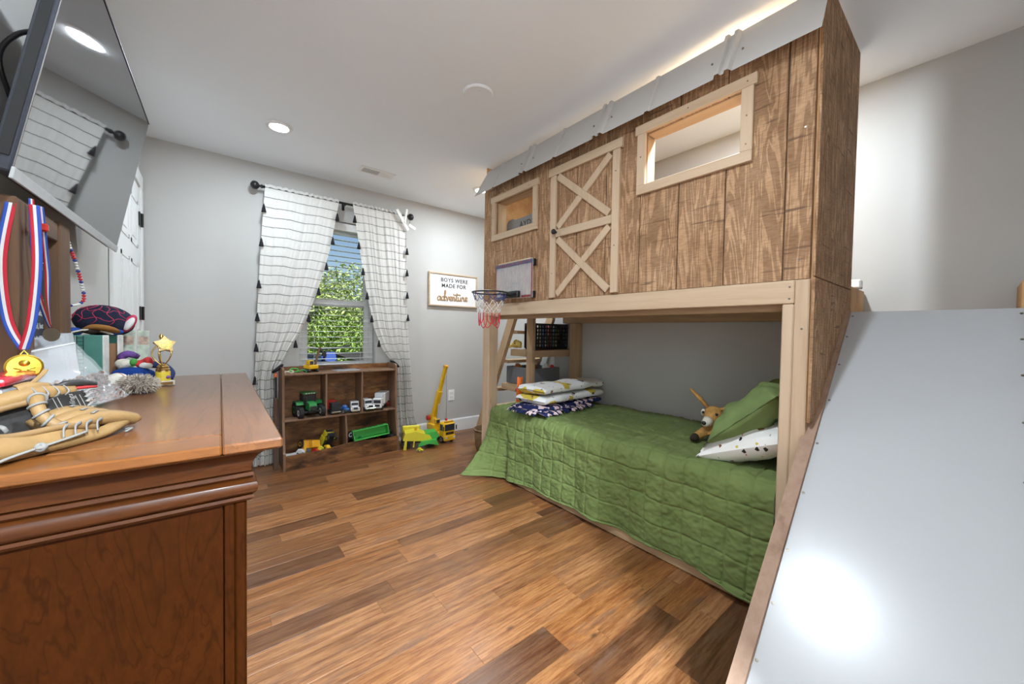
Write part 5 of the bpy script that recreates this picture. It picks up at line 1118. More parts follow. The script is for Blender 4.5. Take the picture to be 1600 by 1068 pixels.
# ================================================================== TELEVISION
P1 = Vector((-.303, 1.21, 1.42)); P2 = Vector((-.283, 2.14, 1.42)); P3 = Vector((-.187, 2.137, 1.939))
ex = (P2 - P1).normalized(); up_ = (P3 - P2); up_ = (up_ - ex * up_.dot(ex)); HT = up_.length; up_.normalize(); nz = ex.cross(up_); WT = (P2 - P1).length   # nz points into the room
TM = Matrix(((ex.x, up_.x, nz.x, P1.x), (ex.y, up_.y, nz.y, P1.y), (ex.z, up_.z, nz.z, P1.z), (0, 0, 0, 1)))
tv = thing('television', 'wall-mounted flat screen television tilted down over the dresser', 'television', (-.36, 1.68, 1.40))
M_tvb = plain('tv_navy_plastic', (.030, .034, .048), .45, .5, var=.15, vs=60, bs=.1, bscale=300)
m_, N_, L_, b__ = nt('tv_glass'); setc(b__, .03, 1.0); b__.inputs['Base Color'].default_value = (.012, .012, .014, 1); b__.inputs['IOR'].default_value = 2.6; M_tvs = m_
def TB(a, b2, c, d, e, f, nm, mt, par=None, cc=.002): return MB().cbox(a, b2, c, d, e, f, cc, TM).obj(nm, mt, par or tv)
TB(0, WT, -.0, HT, -.030, -.003, 'tv_case', M_tvb, None, .003)
TB(.003, WT - .003, .012, HT - .003, -.0028, 0, 'screen', M_tvs, None, .0005)
TB(0, WT, -.012, .0115, -.0028, .003, 'lower_bezel', plain('tv_silver', (.50, .51, .53), .35, metal=.3), None, .001)
TB(.0, WT, HT - .0028, HT, -.0028, .002, 'upper_bezel', M_tvb, None, .0005)
MB().prism([(.10, -.0305), (WT - .10, -.0305), (WT - .16, -.062), (.16, -.062)], .05, HT - .12, 'Y').move(TM @ Matrix(((1, 0, 0, 0), (0, 1, 0, 0), (0, 0, 1, 0), (0, 0, 0, 1)))).obj('rear_bulge', M_tvb, tv)
TB(-.0025, -.0005, .03, HT - .02, -.024, -.008, 'side_groove', M_black, None, .0005)
cR = TM @ Vector((WT / 2, HT * .55, -.062))
MB().cyl(cR, (XL + .02, cR.y, cR.z - .02), .02, n=12).obj('mount_arm', M_blackmetal, tv); MB().cbox(XL + .001, XL + .02, cR.y - .06, cR.y + .06, cR.z - .12, cR.z + .09, .003).obj('mount_plate', M_blackmetal, tv)
MB().tube(crom([cR + Vector((-.01, -.25, .1)), (XL + .03, 1.40, 1.78), (XL + .015, 1.36, 1.70), (XL + .02, 1.41, 1.62), (XL + .02, 1.5, 1.5)], 6), .005, 6).obj('tv_cable', M_black, tv, True)

# ================================================================== SIGN WITH WOODEN FRAME, MEDALS
M_dkwood = wood('dark_stained_pine', (.045, .022, .010), (.105, .052, .025), (.15, .078, .040), axis='Z', fine=38, rough=.65, var=.06, bs=.35, stretch=12)
fs_ = thing('framed_quote_sign', 'blackboard sign with white lettering in a dark wooden frame leaning behind the glove', 'sign', (-.34, 1.49, DH))
LY0, LY1, LZ0, LZ1 = 1.262, 1.645, DH + .001, 1.385
for (y0, y1, z0, z1_, nm) in ((LY0, LY0 + .09, LZ0, LZ1, 'frame_stile'), (LY1 - .09, LY1, LZ0, LZ1 + .01, 'frame_stile')): MB().cbox(-.366, -.310, y0, y1, z0, z1_, .003).obj(nm, M_dkwood, fs_)
for (z0, z1_) in ((LZ1 - .045, LZ1 + .005), (LZ0, LZ0 + .05)): MB().cbox(-.364, -.314, LY0 + .0905, LY1 - .0905, z0, z1_, .003).obj('frame_rail', wood('dark_stained_pine_y', (.05, .025, .012), (.11, .056, .028), (.15, .08, .042), axis='Y', fine=38, bs=.3), fs_)
MB().box(-.350, -.340, LY0 + .0905, LY1 - .0905, LZ0 + .0505, LZ1 - .0455).obj('slate_board', plain('slate_paint', (.045, .055, .075), .7, var=.25, vs=12), fs_)
Mch = plain('chalk_white', (.62, .62, .60), .9)
def sideM(y, z, x=-.3397): return Matrix(((0, 0, 1, x), (1, 0, 0, y), (0, 1, 0, z), (0, 0, 0, 1)))
text_mb('THE SANDLOT', .0295, sideM(1.455, 1.262), .0003).obj('lettering', Mch, fs_); MB().box(-.3399, -.3394, 1.42, 1.50, 1.238, 1.2405).obj('underline', Mch, fs_)
for i, l in enumerate(('Remember kid, there\'s', 'heroes and legends,', 'get remembered, but', 'never die. Follow', 'heart, kid, and you\'ll')): text_mb(l, .0205, sideM(1.455, 1.176 - i * .0335), .0003, res=2).obj('lettering', Mch, fs_)
def ribbon_mat(flip=0):
    m, N, L, b = nt('medal_ribbon'); setc(b, .7, .2); uv = N.new('ShaderNodeUVMap'); sp = N.new('ShaderNodeSeparateXYZ'); L.new(uv.outputs[0], sp.inputs[0])
    r = N.new('ShaderNodeValToRGB'); r.color_ramp.interpolation = 'CONSTANT'; e = r.color_ramp.elements; cs = [(.42, .02, .035), (.55, .55, .55), (.03, .07, .32)]
    if flip: cs = cs[::-1]
    e.new(.5)
    for el, p, c in zip(e, (0, .36, .66), cs): el.position = p; el.color = rgba(c)
    L.new(sp.outputs[0], r.inputs[0]); L.new(r.outputs[0], b.inputs['Base Color']); return m
M_rib = ribbon_mat(); M_rib2 = ribbon_mat(1)
def ribbon(pts, w, side, nm, mat, par, tw=0):
    P = crom(pts, 8); n = len(P) - 1; sv = Vector(side).normalized(); ax2 = sv.cross(Vector((0, 0, 1)))
    def f(u, v):
        i = min(int(v * n), n - 1); p = P[i].lerp(P[i + 1], v * n - i); a = tw * math.sin(v * 5)
        return p + (sv * math.cos(a) + ax2 * math.sin(a)) * (u - .5) * w
    return MB().grid(f, 6, n * 2).obj(nm, mat, par, True, fix=False, solid=.0008)
cs = Vector((.78, -.63, 0))      # along the picture for things hung square to the room's middle
M_gold = plain('gold_medal', (.75, .53, .08), .28, metal=1, var=.1, vs=60, bs=.2, bscale=80); M_silver = plain('tin_medal', (.5, .48, .45), .3, metal=1)
md = thing('gold_medal', 'gold medal with crossed bats on a striped ribbon hung on the sign frame', 'medal', (-.302, 1.262, 1.0))
mc = Vector((-.300, 1.245, 1.031)); fN = Vector((.20, -.98, 0)).normalized(); QM = Matrix.Translation(mc) @ fN.to_track_quat('Z', 'Y').to_matrix().to_4x4()
MB().lathe([(.001, -.0015), (.0245, -.0015), (.026, 0), (.026, .002), (.0235, .003), (.0225, .002), (.001, .002)], 32, QM).obj('medal_disc', M_gold, md, 40)
rl = MB(); xx = QM.to_3x3() @ Vector((1, 0, 0)); yy = QM.to_3x3() @ Vector((0, 1, 0)); zz = fN * .003
for s in (-1, 1): rl.tube([mc + zz + xx * s * .014 - yy * .012, mc + zz - xx * s * .014 - yy * .002], [.0022, .0012], 6)
rl.ell(mc + zz + yy * .008, (.008, .004, .007), 10, 6).obj('medal_relief', M_gold, md, True)
MB().tube([mc + yy * .026 + xx * .005, mc + yy * .034, mc + yy * .026 - xx * .005], .0012, 6).obj('medal_loop', M_gold, md)
tp = mc + yy * .036
ribbon([Vector((-.318, 1.262, 1.37)), Vector((-.330, 1.255, 1.25)), Vector((-.322, 1.25, 1.13)), tp], .015, fN.cross(Vector((0, 0, 1))), 'ribbon', M_rib, md, .15)
ribbon([Vector((-.287, 1.262, 1.372)), Vector((-.283, 1.255, 1.25)), Vector((-.290, 1.25, 1.13)), tp + Vector((.0, -.002, 0))], .015, fN.cross(Vector((0, 0, 1))), 'ribbon', M_rib2, md, -.2)
md = thing('silver_medal', 'smaller tin medal on a twisted striped ribbon hanging across the sign', 'medal', (-.30, 1.40, 1.08)); mc = Vector((-.300, 1.42, 1.095))
MB().lathe([(.001, -.001), (.016, -.001), (.0165, .001), (.001, .001)], 24, Matrix.Translation(mc) @ Vector((.7, -.7, 0)).to_track_quat('Z', 'Y').to_matrix().to_4x4()).obj('medal_disc', M_silver, md, 40)
ribbon([Vector((-.302, 1.37, 1.392)), Vector((-.300, 1.385, 1.30)), Vector((-.298, 1.39, 1.24)), Vector((-.300, 1.40, 1.17)), mc + Vector((0, 0, .016))], .009, (.7, .7, 0), 'ribbon', M_rib, md, .9)
ribbon([Vector((-.300, 1.30, 1.392)), Vector((-.298, 1.30, 1.30)), Vector((-.300, 1.33, 1.20)), Vector((-.300, 1.39, 1.13)), mc + Vector((0, 0, .016))], .009, (.7, .7, 0), 'ribbon', M_rib2, md, .3)
for p in ((-.299, 1.315, 1.325), (-.299, 1.375, 1.345)): MB().cbox(p[0] - .007, p[0] + .007, p[1] - .007, p[1] + .007, p[2] - .009, p[2] + .009, .003).obj('ribbon_slider', M_tr, md)
# bead necklace hanging from the sign corner
bn_ = thing('bead_necklace', 'necklace of red white and blue beads hanging from the sign corner', 'necklace', (-.31, 1.72, 1.18))
cv = crom([(-.325, 1.665, 1.397), (-.322, 1.69, 1.36), (-.316, 1.73, 1.31), (-.308, 1.76, 1.24), (-.306, 1.765, 1.20), (-.316, 1.75, 1.183), (-.328, 1.73, 1.178)], 12)
bp = []; acc = 0
for a_, b2 in zip(cv, cv[1:]):
    sgl = (b2 - a_).length; 
    while acc <= sgl: bp.append(a_.lerp(b2, acc / sgl)); acc += .0086
    acc -= sgl
Mbead = [plain('bead_blue', (.03, .04, .25), .25), plain('bead_red', (.55, .02, .04), .25), plain('bead_clear', (.68, .68, .66), .15)]; bm_src = {}
for i, p in enumerate(bp):
    k = [0, 1, 1, 1, 0, 2, 2, 2][i % 8]
    if k not in bm_src: bm_src[k] = MB().ell(p, (.0052, .0052, .0040), 10, 6).obj('bead', Mbead[k], bn_, True)
    else: copy_part(bm_src[k], bn_, p - Vector(bn_['_o']))
MB().tube(cv, .0008, 4).obj('thread', M_tk, bn_)
tag(MB().tube(crom([(XL + .006, 1.70, 1.42), (XL + .006, 1.72, 1.30), (XL + .006, 1.74, 1.22), (XL + .006, 1.80, 1.14), (XL + .006, 1.83, .98)], 6), .003, 6).obj('power_cord', plain('pale_cord', (.55, .55, .53), .6), None, True), 'pale power cord running down the wall behind the beads', 'cord')

# ================================================================== BASEBALL GLOVE
GA = Vector((-.244, .860, DH)); GD = Vector((.674, .739, 0)); GN = Vector((-.739, .674, 0)); KG = .905
def g(s, h, o=0): return GA + GD * s * KG + GN * o * KG + Vector((0, 0, .020 + h * .905))
gl = thing('baseball_glove', 'tan leather baseball glove with white lacing lying open on the dresser', 'baseball glove', (-.19, .97, DH))
M_tan = plain('tan_leather', (.205, .120, .045), .55, .3, var=.12, vs=25, bs=.25, bscale=180); M_tan2 = plain('tan_leather_edge', (.17, .095, .034), .55, var=.15, vs=25); M_blk = plain('black_leather', (.018, .016, .015), .45, .4, var=.3, vs=30, bs=.2, bscale=150); M_lace = plain('rawhide_lace', (.165, .155, .14), .8, var=.06); M_redl = plain('red_leather', (.40, .03, .03), .5)
def shell(rows, nm, mat, nu=40, nv=16, th=.004, par=None):
    """leather sheet lofted through rows of points"""
    R = [crom(r, 8) for r in rows]
    def f(u, v):
        vals = []
        for r in R: i = min(int(u * (len(r) - 1)), len(r) - 2); vals.append(r[i].lerp(r[i + 1], u * (len(r) - 1) - i))
        c = crom(vals, 6); j = min(int(v * (len(c) - 1)), len(c) - 2); return c[j].lerp(c[j + 1], v * (len(c) - 1) - j)
    return MB().grid(f, nu, nv).obj(nm, mat, par or gl, True, fix=False, solid=th)
# little-finger side lying nearest the camera
shell([[g(-.09, .03, .0), g(-.01, .024, -.004), g(.05, .012, -.004), g(.10, .012, 0), g(.155, -.002, .008), g(.215, .012, .02), g(.242, .0, .03)],
       [g(-.09, .005, -.016), g(-.01, .0, -.018), g(.05, -.006, -.018), g(.11, -.009, -.012), g(.165, -.010, -.004), g(.22, .001, .014), g(.243, -.004, .028)],
       [g(-.09, -.015, -.008), g(-.01, -.018, -.008), g(.05, -.0195, -.006), g(.12, -.0205, -.002), g(.17, -.0175, .004), g(.222, -.008, .020), g(.243, -.006, .03)],
       [g(-.09, -.019, .03), g(-.01, -.0198, .03), g(.05, -.0198, .03), g(.12, -.0198, .03), g(.17, -.018, .032), g(.222, -.012, .038), g(.243, -.008, .04)]], 'little_finger_stall', M_tan)
MB().tube(crom([g(-.09, .034, .0), g(-.01, .028, -.002), g(.02, .018, 0), (g(.05, .016, 0)), g(.10, .016, 0), g(.155, .002, .008)], 8), .0055, 8).obj('rolled_edge', M_tan2, gl, True)
# palm pocket: dark lining between the two sides
shell([[g(-.09, .028, .004), g(.0, .020, .004), g(.06, .010, .006), g(.11, .008, .008)],
       [g(-.09, -.005, .03), g(.0, -.008, .03), g(.06, -.01, .03), g(.12, -.006, .03)],
       [g(-.09, .0, .07), g(.0, .0, .07), g(.07, .0, .07), g(.13, .004, .07)],
       [g(-.08, .036, .10), g(.02, .040, .10), g(.09, .055, .095), g(.15, .062, .09)]], 'palm_lining', M_blk)
# fingers beyond the web, lying towards the right
for i, (a, o) in enumerate(((.0, .020), (.004, .042), (.004, .064))):
    MB().tube(crom([g(.10, .004 + .006 * i, o), g(.145, .016 + .006 * i, o), g(.19, .012 + .003 * i, o + .004), g(.232 - .012 * i, .0, o + .008), g(.24 - .012 * i, -.006, o + .009)], 6), [.013 + .005 * math.sin(PI * k / 24) for k in range(24)] + [.006], 10, flat=.75).obj('finger_stall', M_tan, gl, True)
    MB().tube(crom([g(.150, .030 + .006 * i, o - .010), g(.165, .031 + .004 * i, o), g(.175, .028 + .004 * i, o + .012)], 5), .0028, 6, flat=.5).obj('finger_lace', M_lace, gl, True)
MB().tube(crom([g(.15, -.012, .012), g(.20, -.006, .022), g(.243, -.004, .03), g(.246, -.006, .045)], 6), .0045, 6).obj('dark_binding', M_blk, gl, True)
MB().tube(crom([g(.155, -.006, .006), g(.20, .001, .016), g(.24, .001, .027)], 6), .0022, 6).obj('red_piping', M_redl, gl, True)
# thumb side rising at the back
shell([[g(-.06, .022, .085), g(.03, .040, .082), g(.075, .052, .080), g(.12, .060, .078), g(.175, .060, .08)],
       [g(-.06, .036, .085), g(.03, .056, .083), g(.08, .066, .080), g(.12, .074, .078), g(.178, .070, .08)],
       [g(-.06, .040, .095), g(.03, .060, .095), g(.08, .074, .095), g(.12, .081, .093), g(.182, .076, .093)],
       [g(-.06, .020, .11), g(.03, .040, .115), g(.08, .060, .115), g(.12, .066, .115), g(.182, .066, .112)]], 'thumb_stall', M_tan)
MB().tube(crom([g(-.06, .024, .084), g(.03, .042, .081), g(.08, .053, .079), g(.115, .058, .077)], 8), .0055, 8).obj('rolled_edge', M_tan2, gl, True)
MB().tube(crom([g(.13, .076, .09), g(.165, .080, .09), (g(.20, .079, .092)), g(.225, .072, .098)], 6), [.004] * 6 + [.007] * 6 + [.006] * 6 + [.003], 8).obj('dark_binding', M_blk, gl, True)
MB().tube(crom([g(.16, .071, .087), g(.19, .071, .088), g(.224, .069, .095)], 6), .0032, 6).obj('red_piping', M_redl, gl, True)
# wrist flap and tab
shell([[g(.10, .072, .086), g(.12, .078, .086), g(.14, .076, .088)], [g(.098, .084, .09), g(.12, .088, .09), g(.145, .084, .092)], [g(.10, .086, .10), g(.12, .09, .10), g(.14, .086, .102)]], 'thumb_loop', M_tan, 16, 8)
shell([[g(.118, .090, .095), g(.132, .104, .095), g(.138, .112, .096)], [g(.126, .090, .093), g(.140, .104, .093), g(.146, .113, .095)]], 'leather_tab', M_tan, 10, 4, .003)
# laced bar across the web
br = crom([g(.102, .066, .055), g(.092, .056, .042), g(.090, .040, .032), g(.094, .026, .022), g(.104, .012, .010)], 8)
MB().tube(br, .0085, 10).obj('web_bar', M_tan, gl, True)
for k in (2, 9, 16, 23, 29):
    p = br[k]; q = (br[min(k + 1, len(br) - 1)] - br[k - 1]).normalized(); a_ = q.orthogonal().normalized(); c_ = q.cross(a_)
    MB().tube([p + (a_ * math.cos(t_) + c_ * math.sin(t_)) * .0095 + q * .003 * math.cos(t_) for t_ in [2 * PI * i / 14 for i in range(14)]], .0021, 6, closed=True).obj('lace_wrap', M_lace, gl, True)
# black web panel with stitched label
shell([[g(.115, .012, .055), g(.15, .026, .06), g(.19, .028, .066)], [g(.112, .034, .066), g(.15, .046, .07), g(.192, .048, .074)], [g(.115, .054, .07), g(.15, .064, .074), g(.188, .066, .08)]], 'web_panel', M_blk, 20, 12, .004)
for s0 in (.135, .142, .170, .177): MB().tube(crom([g(s0, .024, .052), g(s0 - .002, .044, .060), g(s0 - .003, .060, .068)], 6), .0006, 4).obj('stitching', M_lace, gl)
tx = Matrix.Translation(g(.158, .024, .049)) @ Matrix(((GD.x, GN.x * .3, -GN.x, 0), (GD.y, GN.y * .3, -GN.y, 0), (0, .95, 0, 0), (0, 0, 0, 1))) @ Matrix.Rotation(PI / 2, 4, 'Z')
text_mb('Rawlings', .011, tx, .0003, shear=.3, align='LEFT', res=2).obj('lettering', M_lace, gl)
# laces: front edge, thumb edge, web ties, thong with knot
def lace(p0, p1, lift, nm='lace', w=.0030): return MB().tube(crom([p0, (p0 + p1) / 2 + lift, p1], 6), w, 8, flat=.45).obj(nm, M_lace, gl, True)
for s0 in (.086, .103, .120, .137): lace(g(s0, .0, -.017), g(s0 + .020, .018, -.001), Vector((-.002, -.004, .006)))
for s0 in (.108, .124, .140, .155): lace(g(s0, .053 + (s0 - .1) * .1, .078), g(s0 + .008, .082 - (s0 - .108) * .05, .088), GN * -.012)
for k in range(5): lace(g(.186, .026 + .009 * k, .064 + .002 * k), g(.206, .030 + .009 * k, .075), Vector((0, 0, .003)), 'web_tie')
for (a_, b2) in (((.055, .026, .06), (.058, .016, .05)), ((.068, .004, .045), (.078, -.003, .036))): lace(g(*a_), g(*b2), Vector((.002, -.004, .002)), 'eyelet_lace', .004)
MB().tube(crom([g(-.08, -.018, -.03), g(-.03, -.016, -.034), g(.01, -.010, -.026), g(.048, -.006, -.021), g(.095, .0, -.020), g(.118, .003, -.017)], 6), .0032, 6, flat=.6).obj('thong', M_lace, gl, True)
kn_ = MB()
for a_ in range(3): kn_.tube([g(.05, -.005, -.024) + Euler((a_ * 1.1, a_ * .9, 0)).to_matrix() @ Vector((.0045 * math.cos(t_), .0045 * math.sin(t_), 0)) for t_ in [2 * PI * i / 12 for i in range(12)]], .003, 6, closed=True)
kn_.ell(g(.05, -.005, -.024), .005, 10, 8).obj('thong_knot', M_lace, gl, True)
MB().tube(crom([g(.19, -.014, .03), g(.215, -.018, .022), g(.222, -.0175, .012), g(.20, -.0185, .0)], 6), .0028, 6, flat=.6).obj('thong', M_lace, gl, True)

# ================================================================== OTHER THINGS ON THE DRESSER
# lunch tin
lb = thing('lunch_tin', 'grey metal lunch tin with red lid at the left edge behind the glove', 'tin', (-.315, 1.16, DH)); Mgt = plain('grey_tin', (.36, .38, .41), .3, metal=.6)
MB().cbox(-.362, -.285, 1.09, 1.245, DH + .001, DH + .085, .012, seg=2).obj('tin_body', Mgt, lb, 40); MB().cbox(-.364, -.283, 1.088, 1.247, DH + .0855, DH + .102, .007, seg=2).obj('tin_lid', plain('red_lid', (.45, .02, .03), .25, coat=.4), lb, 40)
MB().tube(crom([(-.284, 1.12, DH + .075), (-.262, 1.13, DH + .055), (-.262, 1.19, DH + .055), (-.284, 1.215, DH + .075)], 6), .003, 6).obj('tin_handle', M_chrome, lb, True); MB().cyl((-.285, 1.165, DH + .07), (-.277, 1.165, DH + .07), .008, n=12).obj('tin_latch', M_chrome, lb)
# clear bag of beads
M_bag = plain('clear_plastic', (.92, .93, .95), .12, .6, var=0, alpha=.20); M_bd = plain('brown_beads', (.16, .085, .05), .4, var=.5, vs=60)
bg = thing('clear_bead_bag', 'clear plastic bag of brown beads slumped beside the glove', 'bag', (-.23, 1.33, DH))
def bagf(side):
    def f(u, v):
        a = Vector((-.325, 1.32, 1.055)).lerp(Vector((-.262, 1.40, 1.075)), u); b2 = Vector((-.255, 1.235, .925)).lerp(Vector((-.165, 1.39, .935)), u)
        p = a.lerp(b2, v); n_ = Vector((.65, -.45, .6)).normalized(); k = math.sin(PI * u) * math.sin(PI * min(1, v * .9 + .1))
        return p + n_ * side * (.004 + .026 * k * v) + n_ * .006 * noise.noise(p * 40) + Vector((0, 0, .002))
    return f
MB().grid(bagf(1), 24, 30).grid(bagf(-1), 24, 30).obj('plastic_film', M_bag, bg, True, fix=False)
MB().tube([Vector((-.325, 1.32, 1.055)).lerp(Vector((-.262, 1.40, 1.075)), i / 8) + Vector((.004, -.003, 0)) for i in range(9)], .0022, 6).obj('zip_strip', plain('zip_plastic', (.7, .72, .76), .3), bg, True)
rg = random.Random(9); pile = MB()
for i in range(320):
    u = rg.random(); v = rg.uniform(.55, .97); p = bagf(rg.uniform(-.8, .75))(u * .9 + .05, v); pile.ell(p, .0042, 6, 4)
po = pile.obj('bead_pile', M_bd, bg, True); po['kind'] = 'stuff'
# card sleeves fanned behind the bag
M_sleeve = plain('card_sleeve', (.62, .66, .70), .12, .6, var=.1, vs=30, alpha=.45)
for i in range(4):
    t = thing('card_sleeve', ['clear plastic card sleeve leaning on the sign, first of the fan', 'clear plastic card sleeve, second of the fan by the sign', 'clear plastic card sleeve, third of the fan by the sign', 'clear plastic card sleeve at the back of the fan by the sign'][i], 'card sleeve', (-.295, 1.43 + i * .016, DH), 0, 'card sleeves fanned by the sign')
    T = TR((-.300 + .004 * i, 1.455 + i * .018, DH + .001), (-.10, -.05, .9)); MB().cbox(-.032, .032, -.0015, .0015, .0, .165 + .004 * i, .001, T).obj('sleeve', M_sleeve, t); MB().box(-.026, .026, -.0006, .0006, .02, .11, T).obj('card', plain('card_print', (.15 + .1 * i, .16, .18), .5, var=.5, vs=60), t)
# green painted crate
cr = thing('green_crate', 'teal green wooden crate painted with a ladder, standing on the dresser', 'crate', (-.30, 1.84, DH), -.35, None, local=True)
M_teal = plain('teal_paint', (.085, .26, .215), .55, var=.08, vs=20); M_cw = wood('crate_wood', (.13, .065, .03), (.20, .105, .05), (.25, .14, .07), axis='Z', fine=40, knots=False); M_wh = plain('worn_white', (.62, .62, .58), .7, var=.15)
MB().cbox(-.060, .056, -.055, -.045, .001, .168, .003).obj('front_board', M_teal, cr); MB().cbox(-.052, .052, .045, .055, .001, .168, .003).obj('back_board', M_teal, cr); MB().cbox(-.052, .052, -.044, .044, .001, .010, .002).obj('base_board', M_cw, cr)
for s in (-1, 1): MB().cbox(s * .047 - .005, s * .047 + .005, -.0445, .0445, .0105, .14, .002).obj('side_board', M_cw, cr)
for y_ in (-.0445, .0265): MB().cbox(.0525, .058, y_ - .01, y_ + .016, .001, .168, .002).obj('corner_slat', M_wh, cr)
MB().box(-.042, -.035, -.0562, -.0551, .002, .166).obj('painted_stripe', plain('yellow_paint', (.60, .42, .09), .6), cr); MB().box(-.012, -.0105, -.0562, -.0551, .002, .166).obj('painted_line', M_wh, cr)
ldm = MB().box(-.009, -.007, -.0562, -.0551, .01, .166).box(.007, .009, -.0562, -.0551, .01, .166)
for i in range(13): ldm.box(-.007, .007, -.0562, -.0551, .02 + i * .0115, .0218 + i * .0115)
ldm.obj('painted_ladder', plain('dark_green_paint', (.02, .05, .045), .6), cr)
# things heaped on the crate
hy = thing('web_cushion', 'round navy plush cushion with red web lines on top of the crate', 'cushion', (-.285, 1.90, 1.085)); M_nv = plain('navy_plush', (.018, .022, .045), .9, .2, var=.3, vs=30, bs=.5, bscale=200); M_rl = plain('red_cord', (.50, .03, .09), .6)
HC = Vector((-.283, 1.905, 1.135)); hr = Vector((.082, .05, .055)); hM = Euler((.15, .12, -.35)).to_matrix().to_4x4()
MB().ell(HC, tuple(hr), 28, 18, hM).obj('cushion_body', M_nv, hy, True)
def onell(th, ph, k=1.01): return HC + (hM @ Vector((hr.x * math.sin(th) * math.cos(ph) * k, hr.y * math.sin(th) * math.sin(ph) * k, hr.z * math.cos(th) * k)))
for ph in (-2.6, -2.1, -1.6, -1.05, -.5): MB().tube([onell(.25 + i * .14, ph + .12 * math.sin(i)) for i in range(11)], .0011, 5).obj('web_line', M_rl, hy, True)
for th in (.75, 1.3): MB().tube([onell(th + .10 * math.sin(i * 1.2), -2.9 + i * .15) for i in range(20)], .0011, 5).obj('web_line', M_rl, hy, True)
MB().ell(onell(1.5, -.25, .93), (.016, .014, .034), 14, 10, Euler((0, .5, -.3)).to_matrix().to_4x4()).obj('red_eye_patch', M_rl, hy, True); MB().ell(onell(1.5, -.33, .99), (.012, .011, .027), 14, 10, Euler((0, .5, -.3)).to_matrix().to_4x4()).obj('white_eye', plain('white_felt', (.72, .72, .72), .8), hy, True)
bh = thing('brown_cap', 'brown suede toy hat lying in front of the navy cushion', 'hat', (-.275, 1.83, 1.085)); M_sd = plain('brown_suede', (.26, .12, .035), .9, .1, var=.2, vs=30)
MB().tube(crom([(-.318, 1.825, 1.098), (-.300, 1.815, 1.112), (-.275, 1.815, 1.112), (-.252, 1.835, 1.104), (-.245, 1.85, 1.098)], 6), [.008 + .009 * math.sin(PI * k / 24) for k in range(25)], 12, flat=.6).obj('hat_crown', M_sd, bh, True); MB().ell((-.30, 1.815, 1.104), (.022, .010, .013), 14, 8).obj('hat_opening', plain('hat_shadow_lining', (.03, .018, .01), .9), bh, True)
wo = thing('woolly_scrap', 'cream knitted woolly scrap on the front of the crate', 'cloth', (-.30, 1.81, 1.088)); M_wool = plain('cream_wool', (.62, .58, .50), .95, .1, var=.2, vs=90, bs=.9, bscale=160)
MB().grid(lambda u, v: (lerp(-.352, -.255, u) + .004 * math.sin(9 * v), 1.795 + .045 * u + .05 * v - .012, 1.0895 + .016 * math.sin(PI * u) * (1 - v * .3) + .003 * noise.noise(Vector((u * 9, v * 9, 2)))), 24, 8).obj('wool_cloth', M_wool, wo, True, fix=False, solid=.004)
bp_ = thing('blue_plush', 'bright blue stuffed arm toy lying in the crate', 'plush toy', (-.25, 1.87, 1.08)); MB().tube(crom([(-.262, 1.855, 1.094), (-.248, 1.868, 1.101), (-.236, 1.882, 1.106)], 6), [.009, .0105, .0115, .012, .012, .0125, .013, .0135, .0135, .013, .012, .010, .006], 12).ell((-.345, 1.86, 1.098), (.020, .014, .014)).obj('plush_arm', plain('blue_plush_cloth', (.02, .07, .33), .9, bs=.4, bscale=200), bp_, True)
# standing cards behind
for i, x in enumerate((-.232, -.194)):
    t = thing('greeting_card', ['pale green upright card behind the crate, left of the pair', 'pale green upright card right of the pair behind the crate'][i], 'card', (x, 1.955, DH), 0, 'cards behind the crate')
    T = TR((x, 1.955, DH + .001), (-.06, 0, -.2)); MB().cbox(-.017, .017, -.002, .002, 0, .182, .001, T).obj('card_sheet', plain('card_green', (.55, .60, .50), .6, var=.3, vs=40), t); MB().box(-.014, .014, -.0027, -.0021, .13, .16, T).obj('card_print', plain('card_rose', (.55, .38, .30), .6, var=.4, vs=60), t); MB().box(-.013, .013, -.0027, -.0021, .02, .055, T).obj('card_print', plain('card_leaf', (.15, .32, .13), .6, var=.4, vs=60), t)
# stuffed elf toy
el = thing('stuffed_doll', 'blue bodied stuffed doll with red and white striped hat lying beside the crate', 'plush toy', (-.19, 1.80, DH)); M_bl = plain('royal_blue_plush', (.012, .045, .22), .9, .15, bs=.5, bscale=200); M_nb = plain('navy_knit', (.018, .03, .10), .9, bs=.5, bscale=200)
MB().tube(crom([(-.245, 1.80, .950), (-.215, 1.79, .953), (-.180, 1.79, .950), (-.155, 1.80, .945)], 6), [.020 + .008 * math.sin(PI * k / 18) for k in range(19)], 14).obj('doll_body', M_bl, el, True)
MB().tube(crom([(-.158, 1.83, .985), (-.128, 1.83, .978), (-.108, 1.815, .955), (-.112, 1.80, .935)], 6), .0125, 12).obj('doll_arm', M_nb, el, True)
MB().ell((-.225, 1.805, .992), (.022, .018, .017), 14, 10).obj('woolly_head', M_wool, el, True); MB().ell((-.200, 1.800, .996), (.011, .012, .013), 12, 8).obj('green_scarf', plain('leaf_green_felt', (.06, .30, .05), .8), el, True)
MB().tube(crom([(-.194, 1.805, .985), (-.172, 1.80, 1.002), (-.152, 1.80, .992)], 6), [.010 + .004 * math.sin(k) for k in range(13)], 12).obj('red_cuff', plain('red_felt', (.50, .03, .03), .8), el, True); MB().ell((-.170, 1.795, .984), (.018, .012, .012), 12, 8).obj('white_trim', plain('white_felt2', (.70, .68, .64), .9), el, True); MB().tube(crom([(-.240, 1.82, 1.008), (-.215, 1.815, 1.024), (-.188, 1.815, 1.012)], 6), [.006, .009, .011, .012, .012, .012, .012, .011, .011, .010, .009, .008, .006], 10).obj('striped_hat', plain('blue_red_knit', (.10, .04, .20), .8, var=.8, vs=60), el, True)
